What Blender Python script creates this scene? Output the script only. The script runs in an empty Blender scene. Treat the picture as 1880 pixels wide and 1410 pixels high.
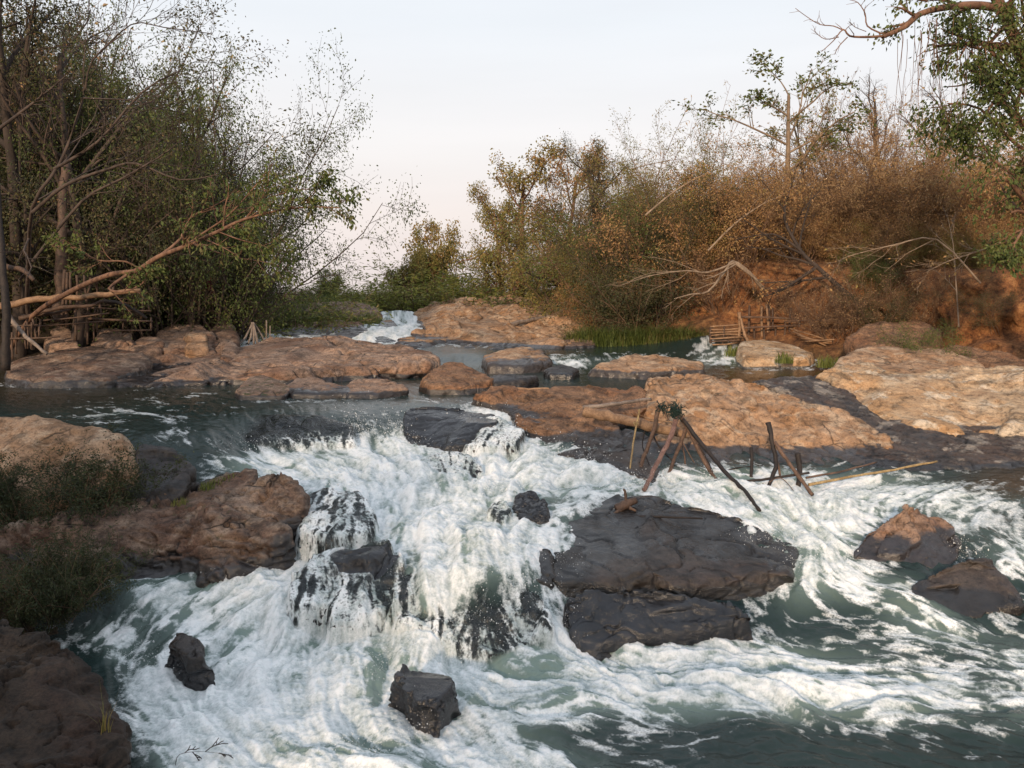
import bpy, bmesh, math, random
import numpy as np
from mathutils import Vector
from mathutils.bvhtree import BVHTree
from mathutils.interpolate import poly_3d_calc
random.seed(7)
RS = np.random.RandomState(11)
import time; _t0 = time.time()
def TT(s): pass
sc = bpy.context.scene
COL = sc.collection
F, CU, HV, HC = 1475.0, 940.0, 540.0, 3.0      # focal length in photo px, centre column, horizon row, eye height

# ---------------------------------------------------------------- helpers
def tag(o, label=None, cat=None, group=None, kind=None):
    if label: o['label'] = label
    if cat: o['category'] = cat
    if group: o['group'] = group
    if kind: o['kind'] = kind
    return o

def mk_mesh(name, V, quads=None, tris=None, smooth=True, attrs=None, mats=(), fmat=None):
    me = bpy.data.meshes.new(name)
    V = np.asarray(V, np.float32)
    me.vertices.add(len(V)); me.vertices.foreach_set('co', V.ravel())
    li, ls, n = [], [], 0
    if quads is not None and len(quads):
        q = np.asarray(quads, np.int32); li.append(q.ravel()); ls.append(np.arange(len(q)) * 4); n = len(q) * 4
    if tris is not None and len(tris):
        t = np.asarray(tris, np.int32); li.append(t.ravel()); ls.append(np.arange(len(t)) * 3 + n)
    li = np.concatenate(li); ls = np.concatenate(ls).astype(np.int32)
    me.loops.add(len(li)); me.loops.foreach_set('vertex_index', li)
    me.polygons.add(len(ls)); me.polygons.foreach_set('loop_start', ls)
    if fmat is not None: me.polygons.foreach_set('material_index', np.asarray(fmat, np.int32))
    me.polygons.foreach_set('use_smooth', np.full(len(ls), smooth, bool))
    me.update(calc_edges=True)
    for k, a in (attrs or {}).items():
        at = me.attributes.new(k, 'FLOAT', 'POINT'); at.data.foreach_set('value', np.asarray(a, np.float32))
    for m in mats: me.materials.append(m)
    return me

def link(name, me, parent=None, loc=(0, 0, 0)):
    o = bpy.data.objects.new(name, me); COL.objects.link(o); o.location = loc
    if parent: o.parent = parent
    return o

def empty(name, loc=(0, 0, 0), rz=0, s=1.0):
    o = bpy.data.objects.new(name, None); COL.objects.link(o)
    o.location = loc; o.rotation_euler = (0, 0, rz); o.scale = (s, s, s); o.empty_display_size = .2
    return o

# ---------------------------------------------------------------- noise
_r = np.random.RandomState(5)
_perm = np.concatenate([_r.permutation(256)] * 3).astype(np.int32)
_g = _r.normal(size=(256, 3)); _g /= np.linalg.norm(_g, axis=1)[:, None]; _g = _g.astype(np.float32)
def pnoise(p):
    p = np.asarray(p, np.float32); i = np.floor(p).astype(np.int32); f = p - i; i &= 255
    w = f * f * f * (f * (f * 6 - 15) + 10)
    out = None
    res = []
    for dx in (0, 1):
        a = _perm[i[:, 0] + dx]
        for dy in (0, 1):
            b = _perm[a + i[:, 1] + dy]
            for dz in (0, 1):
                g = _g[_perm[b + i[:, 2] + dz]]
                res.append(g[:, 0] * (f[:, 0] - dx) + g[:, 1] * (f[:, 1] - dy) + g[:, 2] * (f[:, 2] - dz))
    z = [res[k] + (res[k + 1] - res[k]) * w[:, 2] for k in (0, 2, 4, 6)]
    y0 = z[0] + (z[1] - z[0]) * w[:, 1]; y1 = z[2] + (z[3] - z[2]) * w[:, 1]
    return (y0 + (y1 - y0) * w[:, 0]) * 1.6
def fbm(p, octs=4, gain=.5, lac=2.03):
    p = np.asarray(p, np.float32); s = 0; a = 1; t = 0
    for k in range(octs):
        s = s + a * pnoise(p + 17.3 * k); t += a; a *= gain; p = p * lac
    return s / t
def ridged(p, octs=4, gain=.5):
    p = np.asarray(p, np.float32); s = 0; a = 1; t = 0
    for k in range(octs):
        s = s + a * (1 - 2 * np.abs(pnoise(p + 9.7 * k))); t += a; a *= gain; p = p * 2.07
    return s / t
def sstep(a, b, x):
    t = np.clip((x - a) / (b - a), 0, 1); return t * t * (3 - 2 * t)

# ---------------------------------------------------------------- water level model: surveyed points (column, row, height)
WZ = [(-400,700,1.3),(-400,640,1.4),(0,702,1.3),(0,730,1.3),(0,760,1.3),(100,770,1.28),(-300,800,1.25),(200,750,1.3),(260,800,1.25),(400,700,1.3),(400,740,1.3),(500,700,1.3),
(600,700,1.3),(600,730,1.31),(700,700,1.3),(700,730,1.3),(800,715,1.3),(900,715,1.3),(900,690,1.32),(700,680,1.32),(1000,690,1.33),(1100,690,1.33),(1250,690,1.34),(1350,685,1.34),(1450,690,1.34),(1500,680,1.36),
(300,785,1.27),(380,790,1.25),(450,768,1.28),(560,765,1.28),(640,765,1.26),(700,750,1.29),(760,745,1.31),(830,745,1.30),(900,750,1.27),(950,752,1.25),
(400,850,1.02),(460,860,.97),(330,880,.88),(260,890,.9),
(450,830,1.0),(500,820,1.0),(560,825,.99),(620,825,.98),(690,820,.98),(760,825,.96),(850,820,.95),(930,820,.93),(1000,840,.88),
(520,860,.90),(600,870,.86),(700,870,.86),(800,870,.86),(900,870,.84),(1000,870,.82),(1100,870,.80),(1180,885,.76),(1250,890,.74),(1350,890,.73),(1450,885,.73),(1550,870,.73),(1650,862,.74),(1750,855,.75),(1880,850,.76),(2200,850,.78),(1880,800,.95),(2200,780,1.05),
(560,985,.50),(620,990,.52),(610,890,.86),(560,905,.84),(660,900,.84),(700,950,.68),(800,940,.72),(900,930,.73),(1000,900,.76),
(1400,940,.66),(1500,930,.64),(1600,910,.65),(1700,900,.66),(1880,920,.62),(2200,930,.6),(1480,990,.50),(1520,1010,.45),(1560,1060,.30),(1500,1060,.30),(1450,1080,.26),(1640,1070,.28),(1800,980,.50),(1880,1000,.42),(1880,1080,.24),(2200,1050,.3),
(1400,1100,.17),(1500,1120,.14),(1700,1120,.15),(1880,1150,.1),(1400,1160,.04),(1600,1180,.04),(1880,1250,.0),(2200,1200,.02),
(520,1000,.46),(600,1000,.52),(560,1050,.32),(480,1060,.35),(400,1065,.31),(300,1075,.28),(220,1090,.26),(100,1090,.24),(-200,1090,.22),(0,1120,.2),(300,1120,.22),(420,1120,.22),(520,1120,.18),(200,1160,.12),(300,1180,.1),(400,1180,.08),(240,1230,.03),
(700,1000,.56),(760,1020,.56),(760,1050,.50),(820,1030,.57),(900,1030,.57),(850,1050,.545),(930,1055,.53),(780,1055,.53),(960,1040,.53),(1000,1060,.42),
(560,1150,.11),(640,1170,.08),(740,1190,.06),(850,1190,.05),(950,1195,.05),(1060,1200,.03),(1200,1200,.02),
(500,1200,.03),(300,1260,.0),(500,1280,0),(700,1240,.02),(800,1260,0),(1000,1260,0),(1300,1260,0),(300,1400,0),(600,1400,0),(900,1400,0),(1300,1400,0),(1880,1400,0),(-200,1400,0),(2200,1400,0),(-400,1250,.1),
# upper ledges and the run up to the far falls
(790,675,1.33),(850,668,1.35),(960,672,1.35),(1100,668,1.36),(1200,668,1.37),(1300,665,1.39),(1420,660,1.42),(1530,664,1.42),
(820,655,1.50),(880,652,1.53),(1000,652,1.54),(1100,652,1.54),(1250,650,1.54),(1300,645,1.55),(850,643,1.57),(1000,641,1.58),(1150,639,1.6),(1300,640,1.6),(1420,640,1.6),(700,640,1.62),
(670,628,1.72),(700,612,1.84),(740,602,1.93),(760,592,2.0),(700,595,1.97),(735,588,2.03),(770,586,2.05),(740,571,2.36),(770,570,2.37),(700,571,2.36),(740,562,2.42),(640,600,1.93),(600,608,1.88),(540,612,1.84),(470,628,1.72),(500,618,1.8),(430,640,1.6),(600,560,2.4),(900,558,2.42),(1300,590,2.3),
(0,900,.88),(100,925,.78),(0,960,.62),(180,900,.85),(100,1000,.5),(-200,940,.75),(850,600,1.75),(950,600,1.72),(1030,600,1.7),(900,630,1.55),(600,594,1.88),(650,590,1.92),(580,592,1.9),(-400,600,1.6),(0,620,1.5),(200,620,1.5),(1880,700,1.35),(1700,650,1.45),(2200,680,1.4)]
KB = 1.5
def _feat(u, Y): return np.stack([u / 400.0, np.log(Y) * KB * 2.0], -1)
class RBF:
    def __init__(s, X, val, lam=1e-3):
        s.X = np.asarray(X, float); n = len(X)
        D = np.linalg.norm(s.X[:, None] - s.X[None], axis=-1)
        A = np.zeros((n + 3, n + 3)); A[:n, :n] = D - lam * np.eye(n); A[:n, n] = 1; A[:n, n + 1:] = s.X; A[n, :n] = 1; A[n + 1:, :n] = s.X.T
        s.w = np.linalg.solve(A, np.concatenate([val, np.zeros(3)]))
    def __call__(s, Q):
        out = np.empty(len(Q)); n = len(s.X)
        for k in range(0, len(Q), 20000):
            q = Q[k:k + 20000]
            D = np.sqrt(((q[:, None] - s.X[None]) ** 2).sum(-1))
            out[k:k + 20000] = D @ s.w[:n] + s.w[n] + q @ s.w[n + 1:]
        return out
_wz = np.array(WZ, float)
_wY = F * (HC - _wz[:, 2]) / (_wz[:, 1] - HV)
_lev = RBF(_feat(_wz[:, 0], _wY), _wz[:, 2], lam=5e-3)
def level(X, Y):
    X = np.atleast_1d(np.asarray(X, float)); Y = np.atleast_1d(np.asarray(Y, float))
    Yc = np.clip(Y, 3.2, 45); u = np.clip(CU + F * X / np.maximum(Yc, 3.2), -400, 2300)
    z = _lev(_feat(u, Yc))
    return np.clip(z, -.02, 2.45)
_Ys = np.exp(np.linspace(math.log(4.0), math.log(44), 260))
def hit(u, v):
    """distance at which the sight line through a photo point meets the water level"""
    z = level((u - CU) / F * _Ys, _Ys); ray = HC - (v - HV) / F * _Ys
    k = np.where(ray <= z)[0]
    if not len(k): return 44.0
    k = k[0]
    if k == 0: return _Ys[0]
    a0, a1 = ray[k - 1] - z[k - 1], ray[k] - z[k]
    return _Ys[k - 1] + (_Ys[k] - _Ys[k - 1]) * a0 / (a0 - a1 + 1e-9)
def P(u, v, d):
    """survey point: d >= 3.2 is a distance, else a height"""
    Y = d if d >= 3.2 else F * (HC - d) / (v - HV)
    return Vector(((u - CU) / F * Y, Y, HC - (v - HV) / F * Y))

# ---------------------------------------------------------------- node helper
class NT:
    def __init__(s, name):
        s.m = bpy.data.materials.new(name); s.m.use_nodes = True; s.t = s.m.node_tree; s.t.nodes.clear()
        s.out = s.t.nodes.new('ShaderNodeOutputMaterial')
    def n(s, typ, props=None, **ins):
        nd = s.t.nodes.new(typ)
        for k, v in (props or {}).items(): setattr(nd, k, v)
        for k, v in ins.items():
            key = int(k[1:]) if k[0] == 'i' and k[1:].isdigit() else k.replace('_', ' ')
            sock = nd.inputs[key]
            if isinstance(v, bpy.types.NodeSocket): s.t.links.new(v, sock)
            else: sock.default_value = v
        return nd
    def noise(s, vec, scale, detail=4, rough=.55, dist=0.0): return s.n('ShaderNodeTexNoise', Vector=vec, Scale=scale, Detail=detail, Roughness=rough, Distortion=dist).outputs['Fac']
    def ramp(s, fac, stops, interp='LINEAR'):
        nd = s.n('ShaderNodeValToRGB', Fac=fac); cr = nd.color_ramp; cr.interpolation = interp
        while len(cr.elements) < len(stops): cr.elements.new(.5)
        for e, (p, c) in zip(cr.elements, stops):
            e.position = p; e.color = (c, c, c, 1) if not hasattr(c, '__len__') else (*c, 1)
        return nd.outputs['Color']
    def mix(s, fac, a, b, typ='MIX'):
        nd = s.n('ShaderNodeMix', {'data_type': 'RGBA', 'blend_type': typ})
        for i, v in ((0, fac), (6, a), (7, b)):
            if isinstance(v, bpy.types.NodeSocket): s.t.links.new(v, nd.inputs[i])
            else: nd.inputs[i].default_value = v if i == 0 else ((*v, 1) if len(v) == 3 else v)
        return nd.outputs[2]
    def math(s, op, a, b=0.0, c=0.0, clamp=False):
        nd = s.n('ShaderNodeMath', {'operation': op, 'use_clamp': clamp})
        for i, v in enumerate((a, b, c)):
            if isinstance(v, bpy.types.NodeSocket): s.t.links.new(v, nd.inputs[i])
            else: nd.inputs[i].default_value = v
        return nd.outputs[0]
    def attr(s, name): return s.n('ShaderNodeAttribute', {'attribute_name': name}).outputs['Fac']
    def link(s, a, b): s.t.links.new(a, b)
    def scaled(s, vec, sc_, rot=(0, 0, 0)):
        return s.n('ShaderNodeMapping', Vector=vec, Scale=sc_, Rotation=rot).outputs[0]
# ---------------------------------------------------------------- rock materials
def rock_mat(name, dry, wet, patch, crack=1.0, crack_scale=2.2, speck=.5, pale=None, bump=.5, strata_rot=(0, .3, .2), wet_rough=.28, dry_rough=.9):
    t = NT(name); co = t.n('ShaderNodeTexCoord').outputs['Object']
    st = t.scaled(co, (1, 1, 1.9), strata_rot)
    n1 = t.noise(co, 1.1, 5, .6); n2 = t.noise(st, 3.5, 6, .62); n3 = t.noise(co, 38, 4, .7); n4 = t.noise(st, 10, 6, .68, .1)
    base = t.ramp(n2, [(.30, dry[0]), (.5, dry[1]), (.68, dry[2])])
    base = t.mix(t.ramp(n1, [(.46, 0), (.62, 1)]), base, patch)
    if pale: base = t.mix(t.ramp(t.noise(st, 2.1, 6, .7, .5), [(.52, 0), (.60, .85)]), base, pale)
    sp = t.ramp(n3, [(.34, 1 - speck), (.52, 1)]); base = t.mix(1.0, base, sp, 'MULTIPLY')
    sp2 = t.ramp(n4, [(.34, .38), (.47, .95), (.7, 1.2)]); base = t.mix(.9, base, sp2, 'MULTIPLY')
    wv = t.mix(.12, st, t.n('ShaderNodeTexNoise', Vector=co, Scale=2.5, Detail=4).outputs['Color'])
    gr = t.ramp(t.noise(st, 2.6, 9, .74, .3), [(.38, .35), (.46, .85), (.52, 1)]); base = t.mix(.85, base, gr, 'MULTIPLY')
    gr2 = t.ramp(t.noise(co, 75, 3, .8), [(.36, .5), (.5, 1), (.7, 1.15)]); base = t.mix(.6, base, gr2, 'MULTIPLY')
    vo = t.n('ShaderNodeTexVoronoi', {'feature': 'DISTANCE_TO_EDGE'}, Vector=wv, Scale=crack_scale).outputs['Distance']
    cr = t.ramp(vo, [(0, 0), (.012, .25), (.035, 1)])
    gate = t.ramp(t.noise(co, 1.7, 3), [(.5, 0), (.6, crack)])
    crk = t.mix(gate, (1, 1, 1), cr)
    base = t.mix(1.0, base, t.mix(.9, (1, 1, 1), crk), 'MULTIPLY')
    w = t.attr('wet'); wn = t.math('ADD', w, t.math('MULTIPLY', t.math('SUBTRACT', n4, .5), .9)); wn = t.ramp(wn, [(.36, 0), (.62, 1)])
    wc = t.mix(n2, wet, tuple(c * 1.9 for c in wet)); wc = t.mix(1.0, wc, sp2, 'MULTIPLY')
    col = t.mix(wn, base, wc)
    mo = t.attr('moss'); mg = t.ramp(t.math('ADD', mo, t.math('MULTIPLY', t.math('SUBTRACT', t.noise(co, 9, 5, .7), .5), 1.2)), [(.5, 0), (.7, 1)])
    col = t.mix(mg, col, (.035, .05, .014))
    h = t.math('ADD', t.math('MULTIPLY', n4, .6), t.math('MULTIPLY', n3, .22)); h = t.math('ADD', h, t.math('MULTIPLY', t.n('ShaderNodeRGBToBW', Color=crk).outputs[0], .35))
    h = t.math('ADD', h, t.math('MULTIPLY', n2, .8)); h = t.math('ADD', h, t.math('MULTIPLY', t.n('ShaderNodeRGBToBW', Color=gr).outputs[0], .3))
    b = t.n('ShaderNodeBump', Height=h, Strength=bump, Distance=.05)
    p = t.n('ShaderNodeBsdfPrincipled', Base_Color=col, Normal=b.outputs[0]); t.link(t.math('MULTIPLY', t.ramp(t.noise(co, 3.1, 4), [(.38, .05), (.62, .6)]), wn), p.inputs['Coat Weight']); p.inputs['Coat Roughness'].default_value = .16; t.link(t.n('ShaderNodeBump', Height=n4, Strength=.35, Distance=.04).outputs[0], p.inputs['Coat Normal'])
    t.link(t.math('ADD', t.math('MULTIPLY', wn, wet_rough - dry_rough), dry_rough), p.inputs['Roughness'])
    t.link(p.outputs[0], t.out.inputs[0]); return t.m

M = {}
M['ochre'] = rock_mat('ochre rock', [(.25,.145,.08), (.40,.245,.145), (.50,.335,.215)], (.03, .024, .022), (.34,.18,.085), crack=.8, pale=(.52,.38,.26), speck=.35)
M['pale_ochre'] = rock_mat('pale ochre rock', [(.33,.20,.115), (.49,.34,.21), (.58,.44,.30)], (.04, .034, .03), (.44,.26,.13), crack=.5, pale=(.64,.54,.42), speck=.35)
M['tan'] = rock_mat('tan rock', [(.19,.12,.085), (.34,.225,.16), (.45,.32,.24)], (.022, .018, .018), (.24,.13,.08), crack=1, speck=.6)
M['soil_rock'] = rock_mat('crumbly brown rock', [(.15,.075,.04), (.27,.15,.085), (.36,.21,.12)], (.025, .02, .018), (.25,.12,.06), crack=.7, speck=.7, bump=.8)
M['brown'] = rock_mat('brown cracked rock', [(.06,.038,.028), (.165,.105,.075), (.29,.205,.15)], (.018, .015, .015), (.14,.075,.05), crack=1, crack_scale=2.6, pale=(.30,.22,.165))
M['dark'] = rock_mat('dark wet rock', [(.016,.014,.014), (.034,.029,.028), (.062,.048,.042)], (.010, .010, .012), (.045,.034,.029), crack=.9, crack_scale=1.6, speck=.4, strata_rot=(0, -.25, .3), wet_rough=.2, dry_rough=.4)
M['slab'] = rock_mat('grey dark slab rock', [(.026,.020,.017), (.052,.040,.033), (.088,.066,.052)], (.013, .011, .010), (.06,.044,.038), crack=.9, crack_scale=1.1, speck=.3, strata_rot=(0, -.25, .3), wet_rough=.2, dry_rough=.42)
M['bedrock'] = rock_mat('streaked wet bedrock', [(.026,.022,.022), (.06,.048,.042), (.11,.08,.065)], (.014, .013, .014), (.08,.05,.035), crack=.8, crack_scale=1.3, speck=.3, pale=(.30,.26,.22), strata_rot=(.2, .9, .3), dry_rough=.35)
M['shadow'] = rock_mat('shaded brown rock', [(.016,.011,.008), (.038,.026,.018), (.085,.056,.036)], (.010, .008, .006), (.045,.025,.017), crack=.9)  # brown rock with the shade of the near bank put into its colour

ROCKS = {}
DRAPE = []
def hull(pts, drop, flare=1.12):
    bm = bmesh.new(); c = sum(pts, Vector()) / len(pts); zb = min(p.z for p in pts) - drop
    for p in pts: bm.verts.new(p)
    for p in pts:
        q = c + (p - c) * flare; bm.verts.new((q.x, q.y, zb))
    r = bmesh.ops.convex_hull(bm, input=bm.verts)
    bmesh.ops.delete(bm, geom=[g for g in set(r['geom_interior'] + r['geom_unused']) if isinstance(g, bmesh.types.BMVert)], context='VERTS')
    V = [v.co.copy() for v in bm.verts]; ix = {v: i for i, v in enumerate(bm.verts)}; T = [[ix[v] for v in f.verts] for f in bm.faces]
    bm.free(); return V, T

def rock(name, label, mat, lumps, cat='rock', vox=.03, smooth=6, disp=.05, dscale=1.6, strata=.0, sdir=(-.25, .1, 1), rough=.012, wet=.12, group=None, drape=False, moss=None, ridge=0., drop=.45, cracks=.03, seed=0, dark_top=None, facets=0, fdepth=.05, frad=.4, flare=1.12):
    """lumps: lists of survey points; each becomes a convex block, the blocks are fused, worn round and eroded by noise"""
    V, T = [], []
    for L in lumps:
        v, t = hull([P(*q) for q in L], drop, flare); n = len(V); V += v; T += [[i + n for i in f] for f in t]
    me = bpy.data.meshes.new(name); me.from_pydata(V, [], T)
    o = link(name, me)
    m = o.modifiers.new('r', 'REMESH'); m.mode = 'VOXEL'; m.voxel_size = vox
    if smooth: m = o.modifiers.new('s', 'SMOOTH'); m.factor = .5; m.iterations = smooth
    ev = o.evaluated_get(bpy.context.evaluated_depsgraph_get()); me2 = bpy.data.meshes.new_from_object(ev); o.modifiers.clear(); o.data = me2; bpy.data.meshes.remove(me)
    me2.name = name; n = len(me2.vertices)
    C = np.empty(n * 3, np.float32); me2.vertices.foreach_get('co', C); C = C.reshape(-1, 3)
    N = np.empty(n * 3, np.float32); me2.vertices.foreach_get('normal', N); N = N.reshape(-1, 3)
    q = C + seed * 3.7
    d = disp * fbm(q * dscale, 4, .45) + .42 * vox * math.sqrt(smooth + 1)
    if ridge: d = d + ridge * ridged(q * dscale * 1.3 + 4, 4)
    if strata:
        s = np.array(sdir, float); s /= np.linalg.norm(s)
        h = (q @ s) * 7 + fbm(q * 1.3, 3) * 1.6
        tri = np.abs((h % 1) - .5) * 2
        d = d + strata * (sstep(0, .35, tri) - .7) + strata * .6 * pnoise(np.stack([h * .7, q[:, 0] * .8, q[:, 1] * .8], 1))
    if cracks:
        cn = fbm(q * dscale * .75 + 31, 4); d = d - cracks * (1 - sstep(0, .035, np.abs(cn)))
        cn = fbm(q * dscale * 1.7 + 77, 3); d = d - cracks * .5 * (1 - sstep(0, .05, np.abs(cn)))
    d = d + rough * fbm(q * 14, 4, .6)
    C2 = C + N * d[:, None]
    if facets:
        rs = np.random.RandomState(seed + len(ROCKS) * 7 + 1); pk = rs.choice(n, facets)
        cut = np.zeros(n)
        for k in pk:
            nk = N[k] * np.array([1, 1, 1]) + rs.normal(size=3) * .22; nk /= np.linalg.norm(nk); rr = frad * rs.uniform(.6, 1.5); pt = C2[k] - nk * fdepth * rs.uniform(.5, 1.6)
            dd = C2 - pt; dist = np.linalg.norm(dd, axis=1); ex = dd @ nk; m_ = (dist < rr * 1.25) & (ex > 0)
            am = np.minimum(np.minimum(ex[m_], 2.2 * fdepth) * sstep(rr * 1.25, rr, dist[m_]) * .93, 2.6 * fdepth - cut[m_]).clip(0); cut[m_] += am; C2[m_] -= nk[None] * am[:, None]
    # origin at the foot
    lev = level(C2[:, 0], C2[:, 1])
    hgt = C2[:, 2] - lev
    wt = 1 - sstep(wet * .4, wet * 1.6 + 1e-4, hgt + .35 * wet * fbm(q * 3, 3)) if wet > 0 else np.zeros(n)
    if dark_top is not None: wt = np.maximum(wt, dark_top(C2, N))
    org = np.array([C2[:, 0].mean(), C2[:, 1].mean(), C2[:, 2].min()])
    me2.vertices.foreach_set('co', (C2 - org).astype(np.float32).ravel())
    at = me2.attributes.new('wet', 'FLOAT', 'POINT'); at.data.foreach_set('value', wt.astype(np.float32))
    ms = np.zeros(n, np.float32) if moss is None else moss(C2, N).astype(np.float32)
    at = me2.attributes.new('moss', 'FLOAT', 'POINT'); at.data.foreach_set('value', ms)
    me2.polygons.foreach_set('use_smooth', np.ones(len(me2.polygons), bool)); me2.materials.clear(); me2.materials.append(M[mat]); me2.update()
    o.location = org; tag(o, label, cat, group); ROCKS[name + str(len(ROCKS))] = (o, C2)
    if drape: DRAPE.append((o, org))
    return o

# ---- near left bank
rock('boulder', 'tan boulder with grass growing up its right side, at the left edge of the photo', 'ochre',
 [[(-160,790,9.31),(-60,775,9.31),(0,770,9.31),(100,776,9.31),(180,788,9.21),(238,812,8.93),(248,860,8.55),(200,905,8.37),(100,940,8.27),(-60,965,8.18),(-160,960,8.27)],
  [(0,772,9.40),(70,768,9.49),(60,790,9.21),(-40,785,9.21)]], facets=20, fdepth=.03, frad=.4, vox=.03, disp=.10, smooth=10, ridge=.03, wet=.05, moss=lambda C, N: .3 * sstep(1.25, .9, C[:, 2]) + .1)
rock('boulder', 'round dark wet boulder between the tan grassy boulder and the flowing channel', 'dark',
 [[(236,835,8.84),(262,818,8.93),(310,822,9.03),(345,838,8.93),(354,860,8.74),(330,890,8.46),(260,915,8.36),(220,900,8.36)]], facets=14, fdepth=.03, frad=.3, vox=.022, disp=.06, smooth=8, ridge=.02)
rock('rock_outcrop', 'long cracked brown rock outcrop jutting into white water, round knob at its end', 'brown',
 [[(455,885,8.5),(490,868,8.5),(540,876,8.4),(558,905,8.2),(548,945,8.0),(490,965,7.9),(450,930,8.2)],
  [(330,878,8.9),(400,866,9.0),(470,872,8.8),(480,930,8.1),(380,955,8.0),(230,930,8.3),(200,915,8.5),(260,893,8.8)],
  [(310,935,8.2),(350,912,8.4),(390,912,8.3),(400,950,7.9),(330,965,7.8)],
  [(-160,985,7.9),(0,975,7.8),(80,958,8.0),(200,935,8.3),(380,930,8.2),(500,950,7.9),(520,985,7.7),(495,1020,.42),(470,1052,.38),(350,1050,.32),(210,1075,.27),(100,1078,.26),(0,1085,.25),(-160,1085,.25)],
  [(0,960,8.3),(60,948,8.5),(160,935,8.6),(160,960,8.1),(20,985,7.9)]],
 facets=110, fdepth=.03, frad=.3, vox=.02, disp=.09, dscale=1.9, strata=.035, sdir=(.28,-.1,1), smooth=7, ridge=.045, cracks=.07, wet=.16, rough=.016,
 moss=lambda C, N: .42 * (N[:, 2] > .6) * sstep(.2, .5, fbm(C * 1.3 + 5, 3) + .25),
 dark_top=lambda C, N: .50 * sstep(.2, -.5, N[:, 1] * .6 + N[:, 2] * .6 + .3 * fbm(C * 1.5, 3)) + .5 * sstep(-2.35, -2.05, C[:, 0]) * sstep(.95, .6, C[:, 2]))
rock('rock_outcrop', 'shade-darkened brown rock filling the bottom left corner of the photo', 'shadow',
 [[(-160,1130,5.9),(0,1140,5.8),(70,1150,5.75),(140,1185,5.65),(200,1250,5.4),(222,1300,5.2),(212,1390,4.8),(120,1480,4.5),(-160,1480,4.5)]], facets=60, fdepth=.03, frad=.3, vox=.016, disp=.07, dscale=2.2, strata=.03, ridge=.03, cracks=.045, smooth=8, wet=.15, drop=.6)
rock('rock', 'small rough dark rock poking out of the foam in the lower left', 'dark',
 [[(318,1166,6.42),(335,1152,6.47),(362,1153,6.42),(382,1170,6.38),(392,1195,6.2),(385,1205,6.15),(345,1208,6.12),(320,1195,6.2),(300,1180,6.35)]], flare=1.5, facets=45, fdepth=.03, frad=.2, vox=.012, disp=.035, dscale=4, ridge=.02, smooth=1, drape=False, rough=.01)
# ---- in the cascade
rock('rock', 'blocky dark rock with a flat wet top at the lip of the falls', 'dark',
 [[(742,750,11.3),(760,745,11.6),(840,743,11.7),(905,752,11.5),(912,772,11.0),(900,812,10.6),(840,818,10.5),(745,806,10.7),(738,775,11.0)]], vox=.02, disp=.03, smooth=1, ridge=.0, strata=.012, wet=.5, facets=30, fdepth=.03)
rock('rock', 'dark rock under a white spout, right of the blocky rock at the lip', 'dark',
 [[(865,778,11.3),(915,772,11.3),(960,795,10.9),(945,826,10.5),(900,830,10.4),(855,826,10.5),(845,800,10.8)]], vox=.022, disp=.03, smooth=3, ridge=.03, drape=True, wet=.5)
rock('rock', 'dark round rock under a thin water veil beside the brown outcrop knob', 'dark',
 [[(555,925,8.6),(600,903,8.8),(655,908,8.7),(690,950,8.2),(680,990,7.9),(600,995,7.8),(550,980,7.95)]], vox=.02, disp=.04, dscale=3, smooth=6, ridge=.03, drape=True, wet=.6)
rock('rock', 'jagged dark rock left of the central cascade with water streaming down its right side', 'dark',
 [[(540,1075,7.3),(570,1035,7.5),(612,1008,7.6),(655,1000,7.6),(690,990,7.7),(712,1008,7.5),(650,1080,7.0),(560,1125,6.9),(535,1110,7.0)],
  [(650,1010,7.6),(695,988,7.7),(745,1030,7.4),(750,1090,7.0),(700,1130,6.8),(620,1140,6.75),(600,1080,7.1)]], facets=40, fdepth=.03, frad=.2, vox=.014, disp=.06, dscale=3, smooth=4, ridge=.05, drape=True, wet=.4, rough=.014)
rock('rock', 'broad dark rock behind the lacy curtain of water in the middle of the cascade', 'dark',
 [[(735,1065,7.1),(790,1050,7.2),(870,1046,7.2),(955,1060,7.1),(990,1100,6.9),(1005,1165,6.7),(900,1184,6.6),(780,1184,6.6),(722,1150,6.7)]], facets=40, fdepth=.04, frad=.25, vox=.016, disp=.06, dscale=3, smooth=4, ridge=.05, drape=True, wet=.6)
rock('rock', 'small dark blocky rock in the boiling foam at the bottom centre', 'dark',
 [[(732,1240,5.85),(742,1222,5.92),(790,1225,5.92),(826,1240,5.83),(828,1252,5.75),(800,1290,5.55),(768,1285,5.55),(750,1262,5.65)]], facets=16, fdepth=.02, frad=.15, flare=1.5, vox=.011, disp=.03, dscale=5, smooth=3, ridge=.025, drape=False, wet=.4)
rock('rock', 'small dark rock standing between the white water and the big dark slab', 'dark',
 [[(942,935,8.5),(950,912,8.7),(975,903,8.8),(1000,918,8.6),(1005,945,8.3),(960,955,8.2)]], flare=1.5, vox=.014, disp=.03, dscale=4, smooth=3, ridge=.02, wet=.3)
rock('rock', 'smallest dark rock tip in the white water, left of the small rock by the slab', 'dark',
 [[(898,945,8.3),(908,930,8.45),(925,925,8.5),(938,945,8.3),(920,965,8.1)]], flare=1.5, vox=.014, disp=.03, dscale=4, smooth=3, ridge=.02, wet=.3, drape=True)
rock('rock', 'dark rock almost swallowed by the upper foam below the blocky rock', 'dark',
 [[(775,850,10.0),(810,838,10.2),(860,842,10.1),(880,865,9.8),(840,885,9.5),(780,882,9.6)]], vox=.022, disp=.06, dscale=4, smooth=3, ridge=.04, wet=.6, drape=True)
rock('rock', 'smooth dark hump with glassy water sliding over it, left end of the lip', 'dark',
 [[(285,800,10.6),(330,782,10.9),(390,785,10.9),(420,805,10.5),(425,835,10.0),(370,845,9.9),(300,830,10.1)]], vox=.03, disp=.03, smooth=10, wet=.6, drape=True)
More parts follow.
